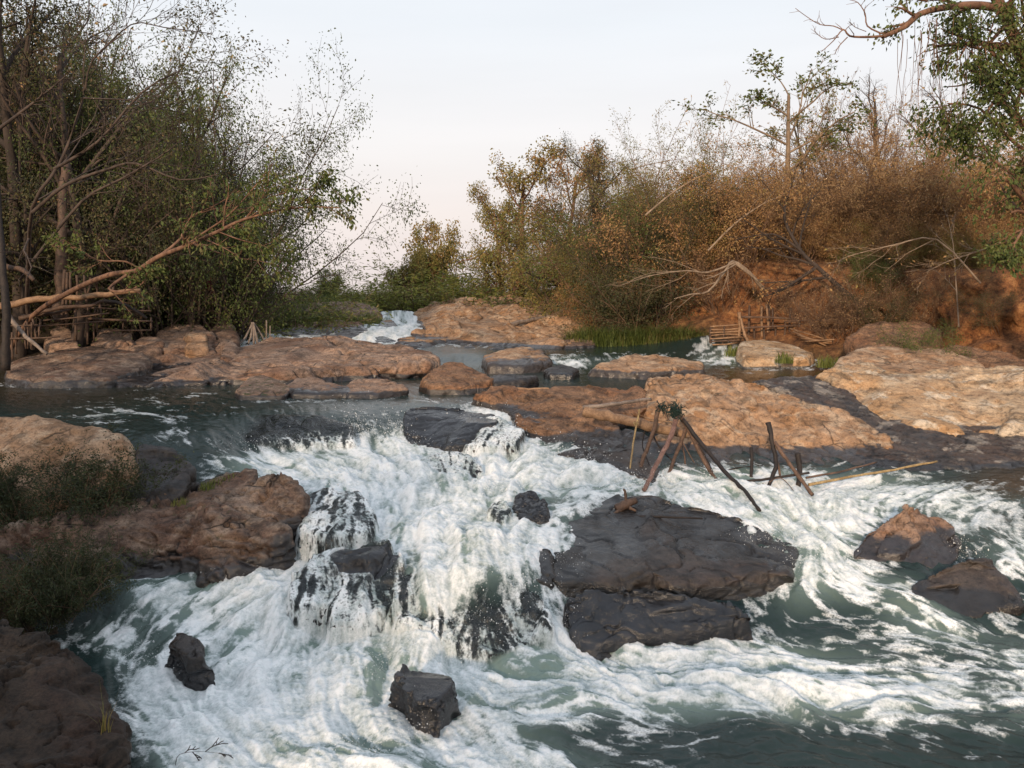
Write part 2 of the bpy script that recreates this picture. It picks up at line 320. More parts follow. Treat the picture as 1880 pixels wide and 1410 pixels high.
rock('rock', 'long low dark hump under glassy water at the lip, right of the smooth hump', 'dark',
 [[(425,790,11.0),(480,768,11.4),(580,766,11.4),(640,785,11.0),(650,815,10.5),(560,822,10.4),(450,815,10.5)]], vox=.03, disp=.04, smooth=8, ridge=.02, wet=.6, drape=True)
rock('rock_slab', 'big dark smooth rock slab rising out of the foam right of the centre', 'slab',
 [[(935,1000,8.0),(985,955,8.4),(1060,925,8.7),(1130,902,9.0),(1200,905,9.0),(1300,935,8.7),(1400,965,8.4),(1450,985,8.2),(1470,1005,8.0),(1455,1045,7.55),(1350,1066,7.4),(1200,1070,7.3),(1050,1058,7.25),(950,1050,7.3)],
  [(935,1030,7.6),(960,1000,7.7),(1010,1000,7.6),(1020,1060,7.2),(950,1075,7.1)]],
 facets=90, fdepth=.025, frad=.45, vox=.018, disp=.05, dscale=1.2, smooth=6, ridge=.008, cracks=.035, strata=.004, sdir=(.45,.5,1), wet=.12, rough=.008,
 dark_top=lambda C, N: .85 * sstep(-.15, .25, fbm(C * 1.1 + 7, 3) - .25 * (C[:, 0] - 1.0)) )
rock('rock_slab', 'low dark ledge with an undercut black face below the big dark slab', 'dark',
 [[(1035,1098,6.95),(1080,1080,7.0),(1200,1076,7.02),(1300,1094,6.98),(1370,1120,6.9),(1378,1140,6.8),(1300,1160,6.75),(1180,1178,6.7),(1070,1188,6.65),(1045,1150,6.75)]],
 facets=50, fdepth=.03, frad=.3, vox=.016, disp=.05, dscale=2, smooth=3, ridge=.02, cracks=.03, strata=.0, sdir=(.3,.3,1), wet=.5, rough=.01)
rock('boulder', 'brown angular boulder with a peaked top and dark underside standing in the rapids', 'tan',
 [[(1553,1000,8.05),(1600,960,8.25),(1660,920,8.35),(1685,925,8.35),(1725,955,8.35),(1780,992,8.2),(1775,1015,7.9),(1745,1045,7.7),(1700,1056,7.65),(1590,1042,7.75),(1560,1012,7.9)],
  [(1640,950,8.2),(1664,916,8.35),(1700,975,8.0),(1660,1010,7.8),(1620,1005,7.85)]], facets=45, fdepth=.045, frad=.4, flare=1.2, vox=.016, disp=.05, dscale=1.7, smooth=1, ridge=.02, cracks=.03, wet=.14, rough=.012)
rock('boulder', 'dark pointed boulder at the right edge, right of the brown peaked boulder', 'slab',
 [[(1672,1062,7.45),(1730,1042,7.6),(1790,1021,7.65),(1815,1022,7.65),(1855,1060,7.5),(1888,1098,7.3),(1870,1114,7.2),(1760,1112,7.2),(1685,1092,7.3)]], facets=26, fdepth=.03, frad=.35, flare=1.25, vox=.015, disp=.04, dscale=2, smooth=3, ridge=.03, wet=.1, cracks=.02)
# ---- right middle
rock('rock_outcrop', 'crumbly tan rock mass with a dark base behind the leaning poles, right of the falls', 'soil_rock',
 [[(872,724,12.5),(915,714,12.9),(990,714,13.0),(1070,718,12.8),(960,750,11.9),(900,740,12.2)],
  [(925,745,12.1),(960,722,12.5),(1050,712,12.9),(1120,702,13.1),(1180,715,12.7),(1195,738,12.1),(1080,775,11.4),(1000,815,10.9),(970,800,11.0),(945,770,11.5)],
  [(1030,775,11.4),(1080,763,11.6),(1160,785,11.3),(1230,815,10.9),(1250,845,10.4),(1160,835,10.5),(1070,815,10.8)],
  [(970,798,11.1),(1060,800,11.1),(1230,835,10.7),(1262,855,10.3),(1200,874,9.8),(1130,866,10.0),(1050,845,10.4),(990,828,10.8)]],
 facets=60, fdepth=.04, frad=.4, vox=.028, disp=.08, dscale=1.8, smooth=5, ridge=.05, wet=.07, rough=.022, cracks=.05,
 dark_top=lambda C, N: sstep(1.12, .95, C[:, 2] + .12 * fbm(C * 1.3, 3) - .12 * (C[:, 0] - 1)))
rock('rock_outcrop', 'large smooth orange ochre rock sloping down to the right behind the leaning poles', 'ochre',
 [[(1195,705,12.7),(1240,691,13.1),(1320,693,13.1),(1400,705,12.9),(1500,745,12.2),(1600,785,11.6),(1640,812,11.1),(1625,845,10.6),(1560,858,10.45),(1450,868,10.2),(1350,872,10.1),(1270,860,10.3),(1215,820,10.9),(1190,750,11.8)],
  [(1230,700,12.9),(1260,690,13.1),(1330,700,12.7),(1380,740,11.8),(1300,800,10.9),(1230,770,11.3)]],
 facets=60, fdepth=.03, frad=.6, vox=.03, disp=.17, dscale=1.1, smooth=6, ridge=.08, strata=.045, sdir=(.75,-.2,1), wet=.06, rough=.012, cracks=.04,
 dark_top=lambda C, N: sstep(1.02, .88, C[:, 2] + .10 * fbm(C * 1.3, 3) + .02 * C[:, 0] - .03))
rock('rock_outcrop', 'broad pale ochre rock mass running out of the photo on the right', 'pale_ochre',
 [[(1500,690,14.0),(1560,672,14.4),(1680,690,13.7),(1760,698,13.3),(1880,685,13.3),(2100,690,13.2),(2150,760,12.5),(2100,800,11.8),(1880,800,11.5),(1780,795,11.6),(1690,785,11.9),(1620,765,12.3),(1580,735,12.9)],
  [(1580,720,13.2),(1640,712,13.3),(1760,750,12.3),(1760,795,11.5),(1690,788,11.7),(1630,770,12.1)],
  [(1840,700,13),(1900,680,13.2),(2050,685,13.1),(2000,790,11.5),(1850,795,11.4)]],
 facets=50, fdepth=.04, frad=.6, vox=.034, disp=.13, dscale=1.1, smooth=8, ridge=.08, strata=.02, sdir=(.7,0,1), wet=.08, rough=.014)
rock('rock_outcrop', 'grey and orange rock ridge behind the pale ochre mass, under the soil bank', 'ochre',
 [[(1535,668,15.3),(1570,648,15.9),(1620,641,16.2),(1720,645,16.1),(1790,665,15.5),(1815,686,14.8),(1700,694,14.2),(1600,690,14.3)]],
 vox=.035, disp=.08, dscale=1.3, smooth=8, ridge=.04, wet=.05)
rock('bedrock', 'dark wet bedrock with pale streaks sloping between the two ochre rocks', 'bedrock',
 [[(1385,703,13.6),(1440,696,14.0),(1520,694,14.2),(1560,735,13.0),(1630,785,11.9),(1560,775,11.9),(1450,720,13.0)],
  [(1560,770,12.2),(1640,778,12.1),(1760,796,11.8),(1880,802,11.6),(2100,810,11.3),(2100,850,10.8),(1880,842,10.9),(1760,862,10.4),(1640,866,10.3),(1560,850,10.6)]],
 vox=.03, disp=.06, dscale=1.8, smooth=5, ridge=.03, strata=.03, sdir=(.5,.6,1), wet=.05)
rock('rock', 'small pale flat stone on the dark bedrock, lower right of the ochre rock', 'pale_ochre',
 [[(1650,822,11.2),(1690,815,11.4),(1740,832,11.1),(1765,850,10.7),(1700,850,10.7)]], vox=.025, disp=.04, smooth=4, drop=.2, wet=.03)
rock('rock', 'narrow pale stone strip on the dark bedrock at the water edge', 'pale_ochre',
 [[(1640,850,10.8),(1690,838,10.95),(1735,856,10.6),(1650,862,10.5)]], vox=.025, disp=.04, smooth=4, drop=.2, wet=.03)
# ---- middle
rock('rock', 'cone shaped tan rock alone in the middle pool', 'soil_rock',
 [[(775,700,14.0),(800,680,14.8),(822,667,15.3),(845,669,15.3),(890,690,14.4),(908,702,13.9),(850,712,13.5),(790,711,13.5)]], vox=.03, disp=.05, dscale=2, smooth=4, ridge=.03, wet=.09)
rock('rock', 'very low dark rock ledge just right of the cone shaped rock', 'dark', [[(900,695,14.2),(940,688,14.7),(985,693,14.4),(960,700,13.9),(910,703,13.7)]], vox=.03, disp=.05, smooth=3, ridge=.03)
rock('rock', 'tan boulder with a grassy top, left end of the low rock chain', 'tan',
 [[(436,718,13.2),(455,697,14.0),(480,690,14.4),(505,698,14.1),(535,715,13.4),(520,727,12.8),(445,727,12.8)]], vox=.025, disp=.04, smooth=5, ridge=.02, wet=.08, moss=lambda C, N: .5 * (N[:, 2] > .7))
rock('rock', 'low dark and tan rock in the middle of the low rock chain', 'tan',
 [[(520,717,13.4),(545,698,14.1),(575,697,14.1),(640,712,13.5),(650,722,13.1),(600,725,13.0),(540,724,13.0)]], vox=.025, disp=.05, smooth=4, ridge=.03, wet=.13)
rock('rock', 'low tan topped rock at the right end of the low rock chain', 'tan',
 [[(635,712,13.6),(650,701,14.0),(670,702,14.0),(690,698,14.2),(712,700,14.1),(745,714,13.4),(690,722,13.1),(640,724,13.0)]], vox=.025, disp=.05, smooth=4, ridge=.03, wet=.10)
rock('boulder', 'tan boulder dark on its left side, sitting on the lip of the upper ledge', 'ochre',
 [[(890,655,18.2),(930,643,18.9),(960,638,19.3),(995,645,18.8),(1012,665,17.6),(960,672,17.0),(900,671,17.0)]], vox=.035, disp=.06, smooth=4, ridge=.03, wet=.25)
rock('rock', 'long low tan rock in the rapids below the ledge', 'ochre',
 [[(1085,680,16.4),(1130,665,17.2),(1165,652,17.8),(1210,656,17.6),(1285,668,17.0),(1290,678,16.3),(1180,684,15.9)]], vox=.035, disp=.07, smooth=4, ridge=.04, wet=.14)
rock('rock', 'small dark low rock left of the long tan rock in the rapids', 'dark', [[(1000,680,16.2),(1030,670,16.8),(1062,678,16.3),(1050,687,15.8),(1010,687,15.8)]], vox=.03, disp=.04, smooth=4)
rock('boulder', 'smooth pale boulder at the water edge in front of the stick pen', 'pale_ochre',
 [[(1355,645,19.3),(1362,630,19.9),(1400,625,20.3),(1440,632,19.8),(1490,650,18.6),(1480,660,17.8),(1370,659,17.9)]], vox=.035, disp=.04, smooth=7, ridge=.01, wet=.04)
rock('rock_ledge', 'long sloping tan rock ledge across the middle left, from the bank to the falls pool', 'tan',
 [[(195,682,16.9),(260,660,17.8),(330,650,18.2),(420,632,19.2),(560,628,19.3),(560,684,15.2),(400,692,15.0),(215,698,14.6)],
  [(420,636,19.0),(500,622,20),(580,618,20.3),(640,620,20.2),(700,632,19.4),(720,655,17.7),(680,678,16.0),(540,686,15.3)],
  [(640,640,19),(730,637,19.1),(790,650,18),(800,662,16.9),(785,669,16.5),(660,679,15.9)]],
 facets=45, fdepth=.07, frad=1.3, vox=.036, disp=.16, dscale=.5, smooth=6, ridge=.02, strata=.045, sdir=(-.35,-.9,1), cracks=.14, wet=.09, rough=.010, drop=.6)
LB = 'tumbled boulders along the left bank'
for i, (lab, mt, L) in enumerate([
 ('low striped brown rock at the far left water edge', 'brown', [(20,670,17.2),(60,655,17.8),(150,640,18.2),(260,650,17.8),(275,668,16.8),(200,698,14.6),(60,700,14.5),(15,690,15.2)]),
 ('pointed tan boulder below the stick frame, leftmost of the tumbled boulders', 'tan', [(85,625,19),(100,604,19.6),(115,597,19.8),(135,612,19.4),(150,640,18.4),(95,645,18.2)]),
 ('tan boulder with a ragged top, second of the tumbled boulders from the left', 'tan', [(172,630,19),(185,607,19.6),(215,604,19.8),(232,625,19.2),(235,655,18.0),(180,655,18.0)]),
 ('oval pale boulder above the dark gap in the left bank rocks', 'tan', [(238,628,19),(262,617,19.4),(295,620,19.3),(300,640,18.6),(265,652,18.1),(240,645,18.4)]),
 ('wide tan boulder behind the oval one', 'tan', [(290,608,20.3),(320,596,20.8),(365,597,20.8),(390,612,20.2),(395,650,18.4),(330,655,18.2),(290,640,18.9)]),
 ('small round orange boulder in front of the wide one', 'ochre', [(332,622,19.3),(350,612,19.5),(375,614,19.4),(380,640,18.4),(340,645,18.2)]),
 ('round grey brown boulder under the stick tower', 'brown', [(383,610,20.9),(392,592,21.5),(415,587,21.7),(432,605,21.0),(438,632,19.6),(390,640,19.1)]),
 ('smooth tan boulder right of the dark gap, on the left end of the ledge', 'tan', [(395,642,18.8),(412,626,19.4),(430,632,19.1),(445,655,17.8),(410,660,17.4)]),
 ('low tan boulder in the shade at the foot of the left bank', 'brown', [(110,660,17.8),(135,640,18.6),(175,636,18.8),(215,650,18.1),(225,665,17.3),(120,680,16.3)]),
 ('small brown boulder beside the ragged one', 'tan', [(215,625,19.3),(225,612,19.7),(238,613,19.7),(243,640,18.6),(220,645,18.4)])]):
    rock('boulder', lab, mt, [L], vox=.035, disp=.07, dscale=2, smooth=3, ridge=.03, facets=12, fdepth=.05, frad=.4, wet=.12, group=LB, seed=i, drop=.7)
# ---- far
rock('rock_outcrop', 'big far reddish tan rock shelf right of the far waterfall', 'ochre',
 [[(722,640,20.9),(745,615,23),(790,600,24.5),(900,600,24.5),(1060,610,23.5),(1075,632,21.5),(1000,640,20.7),(850,643,20.5)],
  [(765,570,31),(790,556,32.5),(850,552,33),(940,556,32.5),(1000,548,33),(1060,565,30),(1075,600,25.5),(900,612,24),(780,605,25)],
  [(795,556,31.5),(850,551,32.5),(880,575,27.5),(860,600,25.3),(790,598,26)]], facets=90, fdepth=.1, frad=1.0, vox=.05, disp=.14, dscale=.9, smooth=5, ridge=.12, strata=.06, sdir=(-.3,-.2,1), wet=.08, rough=.03, cracks=.1, drop=.8)
rock('rock_outcrop', 'far tan rock left of the far waterfall with a tuft of grass in front', 'tan',
 [[(560,575,30),(575,560,32.5),(640,558,33),(680,562,32),(697,580,29.5),(690,592,27.8),(600,595,27.5)]], vox=.05, disp=.12, smooth=5, ridge=.08, wet=.05, drop=.8)
rock('rock', 'long low tan rock between the two arms of the upper stream', 'tan',
 [[(505,612,24.5),(560,597,26.0),(620,591,27),(660,595,26.2),(675,612,24.0),(640,625,22.3),(540,625,22.4)]], vox=.045, disp=.09, smooth=5, ridge=.06, wet=.1, drop=.5)
rock('rock', 'dark rock in the middle of the far waterfall', 'dark', [[(725,585,31),(730,572,32.4),(750,570,32.6),(757,585,31),(740,592,30)]], vox=.04, disp=.05, smooth=3, wet=.5, drop=.5)
rock('rock', 'small tan rock below the far waterfall', 'ochre', [[(695,600,26.5),(702,589,27.5),(718,588,27.6),(730,600,26.4),(710,606,25.6)]], vox=.04, disp=.05, smooth=4, wet=.12, drop=.4)
rock('rock', 'dark rounded rock at the foot of the white run', 'dark', [[(665,635,21.5),(680,622,22.3),(705,618,22.6),(730,630,21.8),(700,640,20.9)]], vox=.04, disp=.05, smooth=4, wet=.1, drop=.4)
rock('boulder', 'far tan boulder among the green bushes left of the stream', 'tan', [[(400,585,27),(408,565,28.5),(430,560,29),(445,575,28),(440,592,26.5),(405,595,26)]], vox=.045, disp=.08, smooth=5, ridge=.04, wet=0, drop=.8)
# right bank foot
for i, (lab, L) in enumerate([
 ('big rough brown rock half buried in the soil bank on the right', [(1560,625,17.8),(1600,600,18.6),(1680,590,18.8),(1720,610,18.0),(1710,650,16.3),(1600,655,16.3)]),
 ('low dark brown rock at the water edge under the right bank', [(1700,660,16.2),(1750,640,16.9),(1830,650,16.4),(1900,670,15.6),(1880,690,14.8),(1760,680,15.3)]),
 ('grey stone in the grass at the right end of the far shelf', [(1020,632,21.4),(1045,618,22.3),(1080,622,22),(1090,637,21.1),(1040,641,20.8)])]):
    rock('rock', lab, 'soil_rock' if i < 2 else 'brown', [L], vox=.04, disp=.1, dscale=2, smooth=3, ridge=.08, wet=.06, seed=i + 20, drop=.8)
TT('rocks')
# ---------------------------------------------------------------- foam survey (0 calm .. 9 white), every 60 px from column 30, every 40 px from row 680
FR = ["00000000000111111221221211000000","00111111111111000000000000000000","01233211112111462000000000000000","00011200111461583000000002100000",
"00011235777996799850000000000000","00000236888998999998888877654311","00000000257998766542588998766544","00000001656999875521124999633533",
"00000004899769998432122368321345","00011146784348876411111377532367","01146789952387434511114577765343","02235657997788334431112454466422",
"02464578988887335652244333457654","02254356888899889999998765433345","01135899998778699999999876555445","01126988887786788888888887766544","02226988777776566544555566665556","02225988776667754322111222233344",
"01123778887667886542111111111222","01113778887667886542111111111222"]
FX, FV = [], []
for r, row in enumerate(FR):
    for c, ch in enumerate(row):
        FX.append((30 + 60 * c, 680 + 40 * r)); FV.append(max(0, int(ch) - (1 if c >= 22 and (9 <= r <= 12 or r >= 16) else 0)) / 9)
for c in range(-400, 2301, 150):
    FX += [(c, 664), (c, 645)]; FV += [.15, 0]
for a in [(1020,668,.45),(1050,662,.8),(1110,668,.75),(1140,664,.7),(1075,674,.4),(1300,655,.8),(1330,660,.7),(1270,663,.4),(1400,664,.6),(1450,668,.6),(1490,672,.6),(1380,676,.4),(1600,775,.9),(1640,782,.5),(830,655,0),(860,668,.1),(980,672,.3),
 (690,618,.95),(670,626,.9),(720,608,.9),(750,600,.8),(770,592,.9),(770,580,1),(760,575,.95),(715,580,.6),(735,580,.5),(640,604,.5),(600,608,.6),(560,612,.4),(480,624,.9),(500,620,.8),(460,630,.9),(440,636,.7),(700,600,.5),(740,564,.0),(600,562,0),(900,600,0),
 (120,700,.8),(150,697,.6),(90,700,.5),(180,700,.3),(200,860,0),(0,860,0),(560,925,.2),(1880,670,.5)]:
    FX.append(a[:2]); FV.append(a[2])
_fy = np.array([hit(u, v) for u, v in FX]); _fu = np.array([p[0] for p in FX], float)
_foam = RBF(_feat(_fu, _fy), np.array(FV), lam=2e-2)
# flow direction survey in (across, down) of the plan grid
FL = [(0,740,1,.1),(300,740,1,.15),(600,720,.8,.5),(800,720,.8,.5),(1000,690,-1,.3),(1300,680,-1,.1),(1450,670,-1,.2),(300,840,1,.3),(400,855,1,.3),(500,850,1,.1),(600,790,.0,1),(700,780,.2,1),(900,780,.0,1),(460,790,.2,1),(330,800,.2,1),
 (700,860,.4,.6),(900,860,-.2,1),(1100,870,-1,.3),(1050,900,-.8,.5),(800,930,-.2,1),(600,930,-.3,1),(700,1000,.0,1),(520,1000,-.5,1),(450,1070,-.9,.5),(300,1080,-1,.3),(850,1100,.05,1),(1000,1120,.3,1),(640,1100,-.1,1),(700,1130,0,1),(560,1150,-.4,1),(350,1150,-.7,.7),(250,1180,-.5,1),
 (300,1300,.6,.6),(500,1300,.4,.8),(700,1220,-.2,1),(800,1350,.5,.8),(1000,1220,1,.3),(1300,1220,1,.2),(1600,1280,1,.3),(1850,1320,1,.3),(1000,1300,1,.2),(1300,1350,1,.15),(1300,890,1,.2),(1450,940,.7,.8),(1480,1000,.2,1),(1420,1080,-.4,.8),(1550,1050,.7,.7),(1600,1100,1,.4),(1800,1170,1,.4),(1600,880,-.9,.3),(1800,900,-1,.2),(1850,980,.2,1),(1880,1080,1,.6),(1500,1150,1,.3),(700,620,-.8,.6),(770,580,0,1),(1880,820,-.2,1),(2200,900,-1,.2)]
_a = np.array(FL, float); _ly = np.array([hit(u, v) for u, v in _a[:, :2]]); _n = np.hypot(_a[:, 2], _a[:, 3])
_fdx = RBF(_feat(_a[:, 0], _ly), _a[:, 2] / _n, lam=5e-2); _fdy = RBF(_feat(_a[:, 0], _ly), _a[:, 3] / _n, lam=5e-2)

# ---- the water sheet
NU, NV = 1420, 900
us = np.linspace(-260, 2140, NU)
s = np.linspace(0, 1, NV); 
_ys = np.geomspace(3.9, 44, 4000); _dens = (1 / _ys ** 2) * (1 + 1.1 * ((_ys > 6.3) & (_ys < 11.5))); _cd = np.concatenate([[0], np.cumsum(_dens[1:] * np.diff(_ys))])
Yr = np.interp((1 - s) * _cd[-1], _cd, _ys)
def coarse(fn, k=6):
    ui = np.linspace(us[0], us[-1], NU // k); si = np.linspace(0, NV - 1, NV // k)
    Yi = np.interp(si, np.arange(NV), Yr)
    U, Y = np.meshgrid(ui, Yi); Z = fn(U.ravel(), Y.ravel()).reshape(U.shape)
    xu = np.interp(us, ui, np.arange(len(ui))); xv = np.interp(np.arange(NV), si, np.arange(len(si)))
    i0 = np.minimum(xu.astype(int), len(ui) - 2); fu = (xu - i0)[None]; j0 = np.minimum(xv.astype(int), len(si) - 2); fv = (xv - j0)[:, None]
    A = Z[j0][:, i0] * (1 - fu) + Z[j0][:, i0 + 1] * fu; B = Z[j0 + 1][:, i0] * (1 - fu) + Z[j0 + 1][:, i0 + 1] * fu
    return A * (1 - fv) + B * fv
base = coarse(lambda u, Y: level((u - CU) / F * Y, Y), 4)
foam = np.clip(coarse(lambda u, Y: _foam(_feat(u, Y))), 0, 1)
dx = coarse(lambda u, Y: _fdx(_feat(u, Y))); dy = coarse(lambda u, Y: _fdy(_feat(u, Y)))
U, Y = np.meshgrid(us, Yr); X = (U - CU) / F * Y
def G(a): return a.ravel()
XY0 = np.stack([G(X), G(Y), 0 * G(X)], 1)
dn = np.hypot(dx, dy) + 1e-6; dx /= dn; dy /= dn
ang = np.arctan2(dy, dx) + .75 * fbm(XY0 * 1.6 + 50, 3).reshape(U.shape) * 1.6
dx = np.cos(ang); dy = np.sin(ang)
def samp(A, x, y):
    x = np.clip(x, 0, NU - 1.001); y = np.clip(y, 0, NV - 1.001); i = x.astype(np.int32); j = y.astype(np.int32); a = (x - i).astype(np.float32); b = (y - j).astype(np.float32)
    return (A[j, i] * (1 - a) + A[j, i + 1] * a) * (1 - b) + (A[j + 1, i] * (1 - a) + A[j + 1, i + 1] * a) * b
II, JJ = np.meshgrid(np.arange(NU, dtype=np.float32), np.arange(NV, dtype=np.float32))
stepw = (NU / 2400.0 * F / Y).astype(np.float32)        # cells per metre
def lic(A, L, n):
    """smear a noise along the current over L metres"""
    A = A.astype(np.float32); acc = A.copy(); st = stepw * (L / n)
    for sg in (1, -1):
        x, y = II.copy(), JJ.copy()
        for k in range(n):
            xi = np.clip(x, 0, NU - 1).astype(np.int32); yi = np.clip(y, 0, NV - 1).astype(np.int32)
            ss = st[yi, xi]; x += sg * dx[yi, xi] * ss; y += sg * dy[yi, xi] * ss
            acc += A[yi, xi]
    acc -= acc.mean(); return acc / acc.std()
def nz(sc_, o=3, off=0, g=.5):
    if sc_ > 4: return fbm(XY0 * sc_ + off, o, g).reshape(U.shape)
    return up2(fbm(XYc * sc_ + off, o, g).reshape(Uc_shape))
ci, cj = np.arange(0, NU, 2), np.arange(0, NV, 2); XYc = XY0.reshape(NV, NU, 3)[::2, ::2]; Uc_shape = XYc.shape[:2]; XYc = XYc.reshape(-1, 3)
def up2(A):
    B = np.repeat(np.repeat(A, 2, 0), 2, 1)[:NV, :NU].copy(); B[:, 1:-1:2] = (B[:, 0:-2:2] + B[:, 2::2]) / 2; B[1:-1:2] = (B[0:-2:2] + B[2::2]) / 2; return B
# drape over the covered rocks
z = base.copy(); thin = np.zeros_like(z)
for o, org in DRAPE:
    me = o.data; n = len(me.vertices); c = np.empty(n * 3, np.float32); me.vertices.foreach_get('co', c); c = c.reshape(-1, 3) + org
    x0, x1, y0, y1 = c[:, 0].min(), c[:, 0].max(), c[:, 1].min(), c[:, 1].max()
    me.calc_loop_triangles(); T = np.empty(len(me.loop_triangles) * 3, np.int32); me.loop_triangles.foreach_get('vertices', T)
    bvh = BVHTree.FromPolygons(c.tolist(), T.reshape(-1, 3).tolist(), all_triangles=True)
    m = (X > x0) & (X < x1) & (Y > y0) & (Y < y1); js, is_ = np.where(m)
    h = np.full(len(js), -9.0)
    for k, (j, i) in enumerate(zip(js, is_)):
        hh = bvh.ray_cast(Vector((X[j, i], Y[j, i], 5)), Vector((0, 0, -1)))
        if hh[0] is not None: h[k] = hh[0].z
    H = np.full_like(z, -9.0); H[js, is_] = h
    film = H + .012 + .02 * foam
    ok = (H > -5) & (H - base < .32) & ((foam > (.46 if 'jagged' in o['label'] else .2)) if 'hump' not in o['label'] else True)
    over = sstep(-.05, .02, film - z) * ok
    # only the upstream / flooded side is covered: how far the rock stands above the current decides
    z = np.where(ok, np.maximum(z, film), z)
    thin = np.maximum(thin, over)
# soften the steps the drape makes
def blur(A, it):
    for _ in range(it):
        A = A.copy(); A[1:-1] = (A[:-2] + 2 * A[1:-1] + A[2:]) / 4; A[:, 1:-1] = (A[:, :-2] + 2 * A[:, 1:-1] + A[:, 2:]) / 4
    return A
z = np.maximum(z, blur(z, 3)); thin = blur(thin, 2)
XY0[:, 2] = G(z)
near = sstep(26, 12, Y)
fine = pnoise(XY0 * 30 + 3).reshape(U.shape) + .7 * pnoise(XY0 * 15 + 8).reshape(U.shape)
st1 = lic(fine, .06, 4)
st2 = lic(nz(5.0, 3, 40), .6, 12)
big = nz(1.3, 3, 9); med = nz(3.3, 4, 21)
def norm(a): return (a - a.mean()) / a.std()
big, med = norm(big), norm(med)
turb = foam ** 1.4
swell = norm(lic(nz(1.1, 2, 66), .25, 5))
bil = np.abs(lic(nz(1.7, 4, 33, .45), .45, 9)) - .6
bil = np.clip(bil, -1, 2.2)
lift = turb * (.046 * bil + .030 * swell + .012 * med + .014 * st2 + .004 * np.clip(st1, -2, 2.5)) * (1 - .8 * thin)
grain = fbm(XY0 * 22 + 5, 4, .6).reshape(U.shape)
lift += sstep(.35, .9, foam) * .009 * grain * (1 - .5 * thin)
# calm-water ripples, running with the current
rip = .009 * nz(2.2, 3, 60) + .005 * lic(nz(9, 2, 70), .12, 4) + .002 * pnoise(XY0 * 23).reshape(U.shape)
lift += rip * (1 - .4 * foam) * (1 - .5 * thin) * np.clip(12 / Y, .5, 1)
Z = z + lift
# foam coverage
web = norm(-np.abs(lic(nz(3.2, 4, 15, .6), .36, 9)))
web2 = norm(-np.abs(lic(nz(8.5, 3, 25, .6), .08, 4)))
pat = norm(.55 * web + .4 * web2 + .35 * med + .3 * big + .25 * st2 + .18 * st1)
th = 1.95 - 3.85 * np.clip(foam, 0, 1)
mask = sstep(th - 1.15, th + 1.15, pat)
mask *= sstep(.04, .14, foam) * (.55 + .45 * sstep(.3, .75, foam))
lw = norm(-np.abs(lic(nz(11, 3, 75, .6), .2, 7)))
lace = norm(.8 * lw + .35 * web + .35 * med + .25 * st1)
lth = 1.5 - 2.3 * foam
lmask = .10 + .8 * sstep(lth - 1.1, lth + 1.1, lace)
mask = mask * (1 - thin) + lmask * thin * sstep(.1, .3, foam)
milk = sstep(.25, .9, foam)
idx = (np.arange(NV - 1)[:, None] * NU + np.arange(NU - 1)[None]).ravel()
quads = np.stack([idx, idx + NU, idx + NU + 1, idx + 1], 1)
# water material: murky green body under a clear skin, bubbles where the survey found white water
t = NT('river water'); geo = t.n('ShaderNodeNewGeometry').outputs['Position']
fm, mk, thn = t.attr('foam'), t.attr('milk'), t.attr('thin')
n1 = t.noise(geo, 60, 3, .7); n2 = t.noise(geo, 17, 4, .65)
f2 = t.math('ADD', fm, t.math('MULTIPLY', t.math('MULTIPLY', t.math('SUBTRACT', n1, .5), 1.1), t.ramp(fm, [(.02, 0), (.3, 1), (.7, 1), (1, .35)])))
f2 = t.ramp(f2, [(.12, 0), (.75, 1)])
fv = t.mix(.05, t.scaled(geo, (1, 1, .38)), t.n('ShaderNodeTexNoise', Vector=geo, Scale=14.0, Detail=3).outputs['Color'])
fil = t.math('ABSOLUTE', t.math('SUBTRACT', t.noise(fv, 20, 4, .7), .5)); fil = t.ramp(fil, [(0, 1), (.045, .55), (.12, 0)])
ft = t.math('ADD', t.math('MULTIPLY', t.math('SUBTRACT', fm, .12), .9), t.math('MULTIPLY', fil, t.math('ADD', t.math('MULTIPLY', fm, .75), .12))); ft = t.math('ADD', ft, t.math('MULTIPLY', t.math('SUBTRACT', n1, .5), .5), clamp=True)
f2 = t.mix(thn, f2, ft)
body = t.mix(mk, (.018, .034, .032), (.20, .27, .24))
brown = t.attr('brown'); body = t.mix(brown, body, (.05, .032, .016))
tx = t.attr('tex'); tf = t.math('ADD', t.math('MULTIPLY', tx, .75), t.math('MULTIPLY', t.math('SUBTRACT', t.math('ADD', n2, n1), 1.0), .8))
foamc = t.ramp(tf, [(0.0, (.27, .33, .32)), (.35, (.55, .60, .60)), (.75, (.86, .88, .88))])
colr = t.mix(f2, body, foamc)
bmp = t.n('ShaderNodeBump', Height=t.math('ADD', t.math('MULTIPLY', n1, .5), t.noise(geo, 28, 3, .6)), Distance=.02, Strength=.3)
pb = t.n('ShaderNodeBsdfPrincipled', Base_Color=colr, Normal=bmp.outputs[0], IOR=1.33)
t.link(t.math('ADD', t.math('MULTIPLY', f2, .5), .12), pb.inputs['Roughness'])
t.link(t.math('MULTIPLY', f2, .6), pb.inputs['Subsurface Weight']); pb.inputs['Subsurface Scale'].default_value = .06; pb.inputs['Subsurface Radius'].default_value = (.9, 1, 1)
tr = t.n('ShaderNodeBsdfTransparent'); gl = t.n('ShaderNodeBsdfGlossy', Roughness=.12, Normal=bmp.outputs[0])
fr = t.n('ShaderNodeFresnel', IOR=1.33, Normal=bmp.outputs[0])
film = t.n('ShaderNodeMixShader', Fac=fr.outputs[0]); t.link(tr.outputs[0], film.inputs[1]); t.link(gl.outputs[0], film.inputs[2])
k = t.math('MULTIPLY', thn, t.math('SUBTRACT', 1.0, f2)); k = t.math('MULTIPLY', k, .88)
mx = t.n('ShaderNodeMixShader', Fac=k); t.link(pb.outputs[0], mx.inputs[1]); t.link(film.outputs[0], mx.inputs[2])
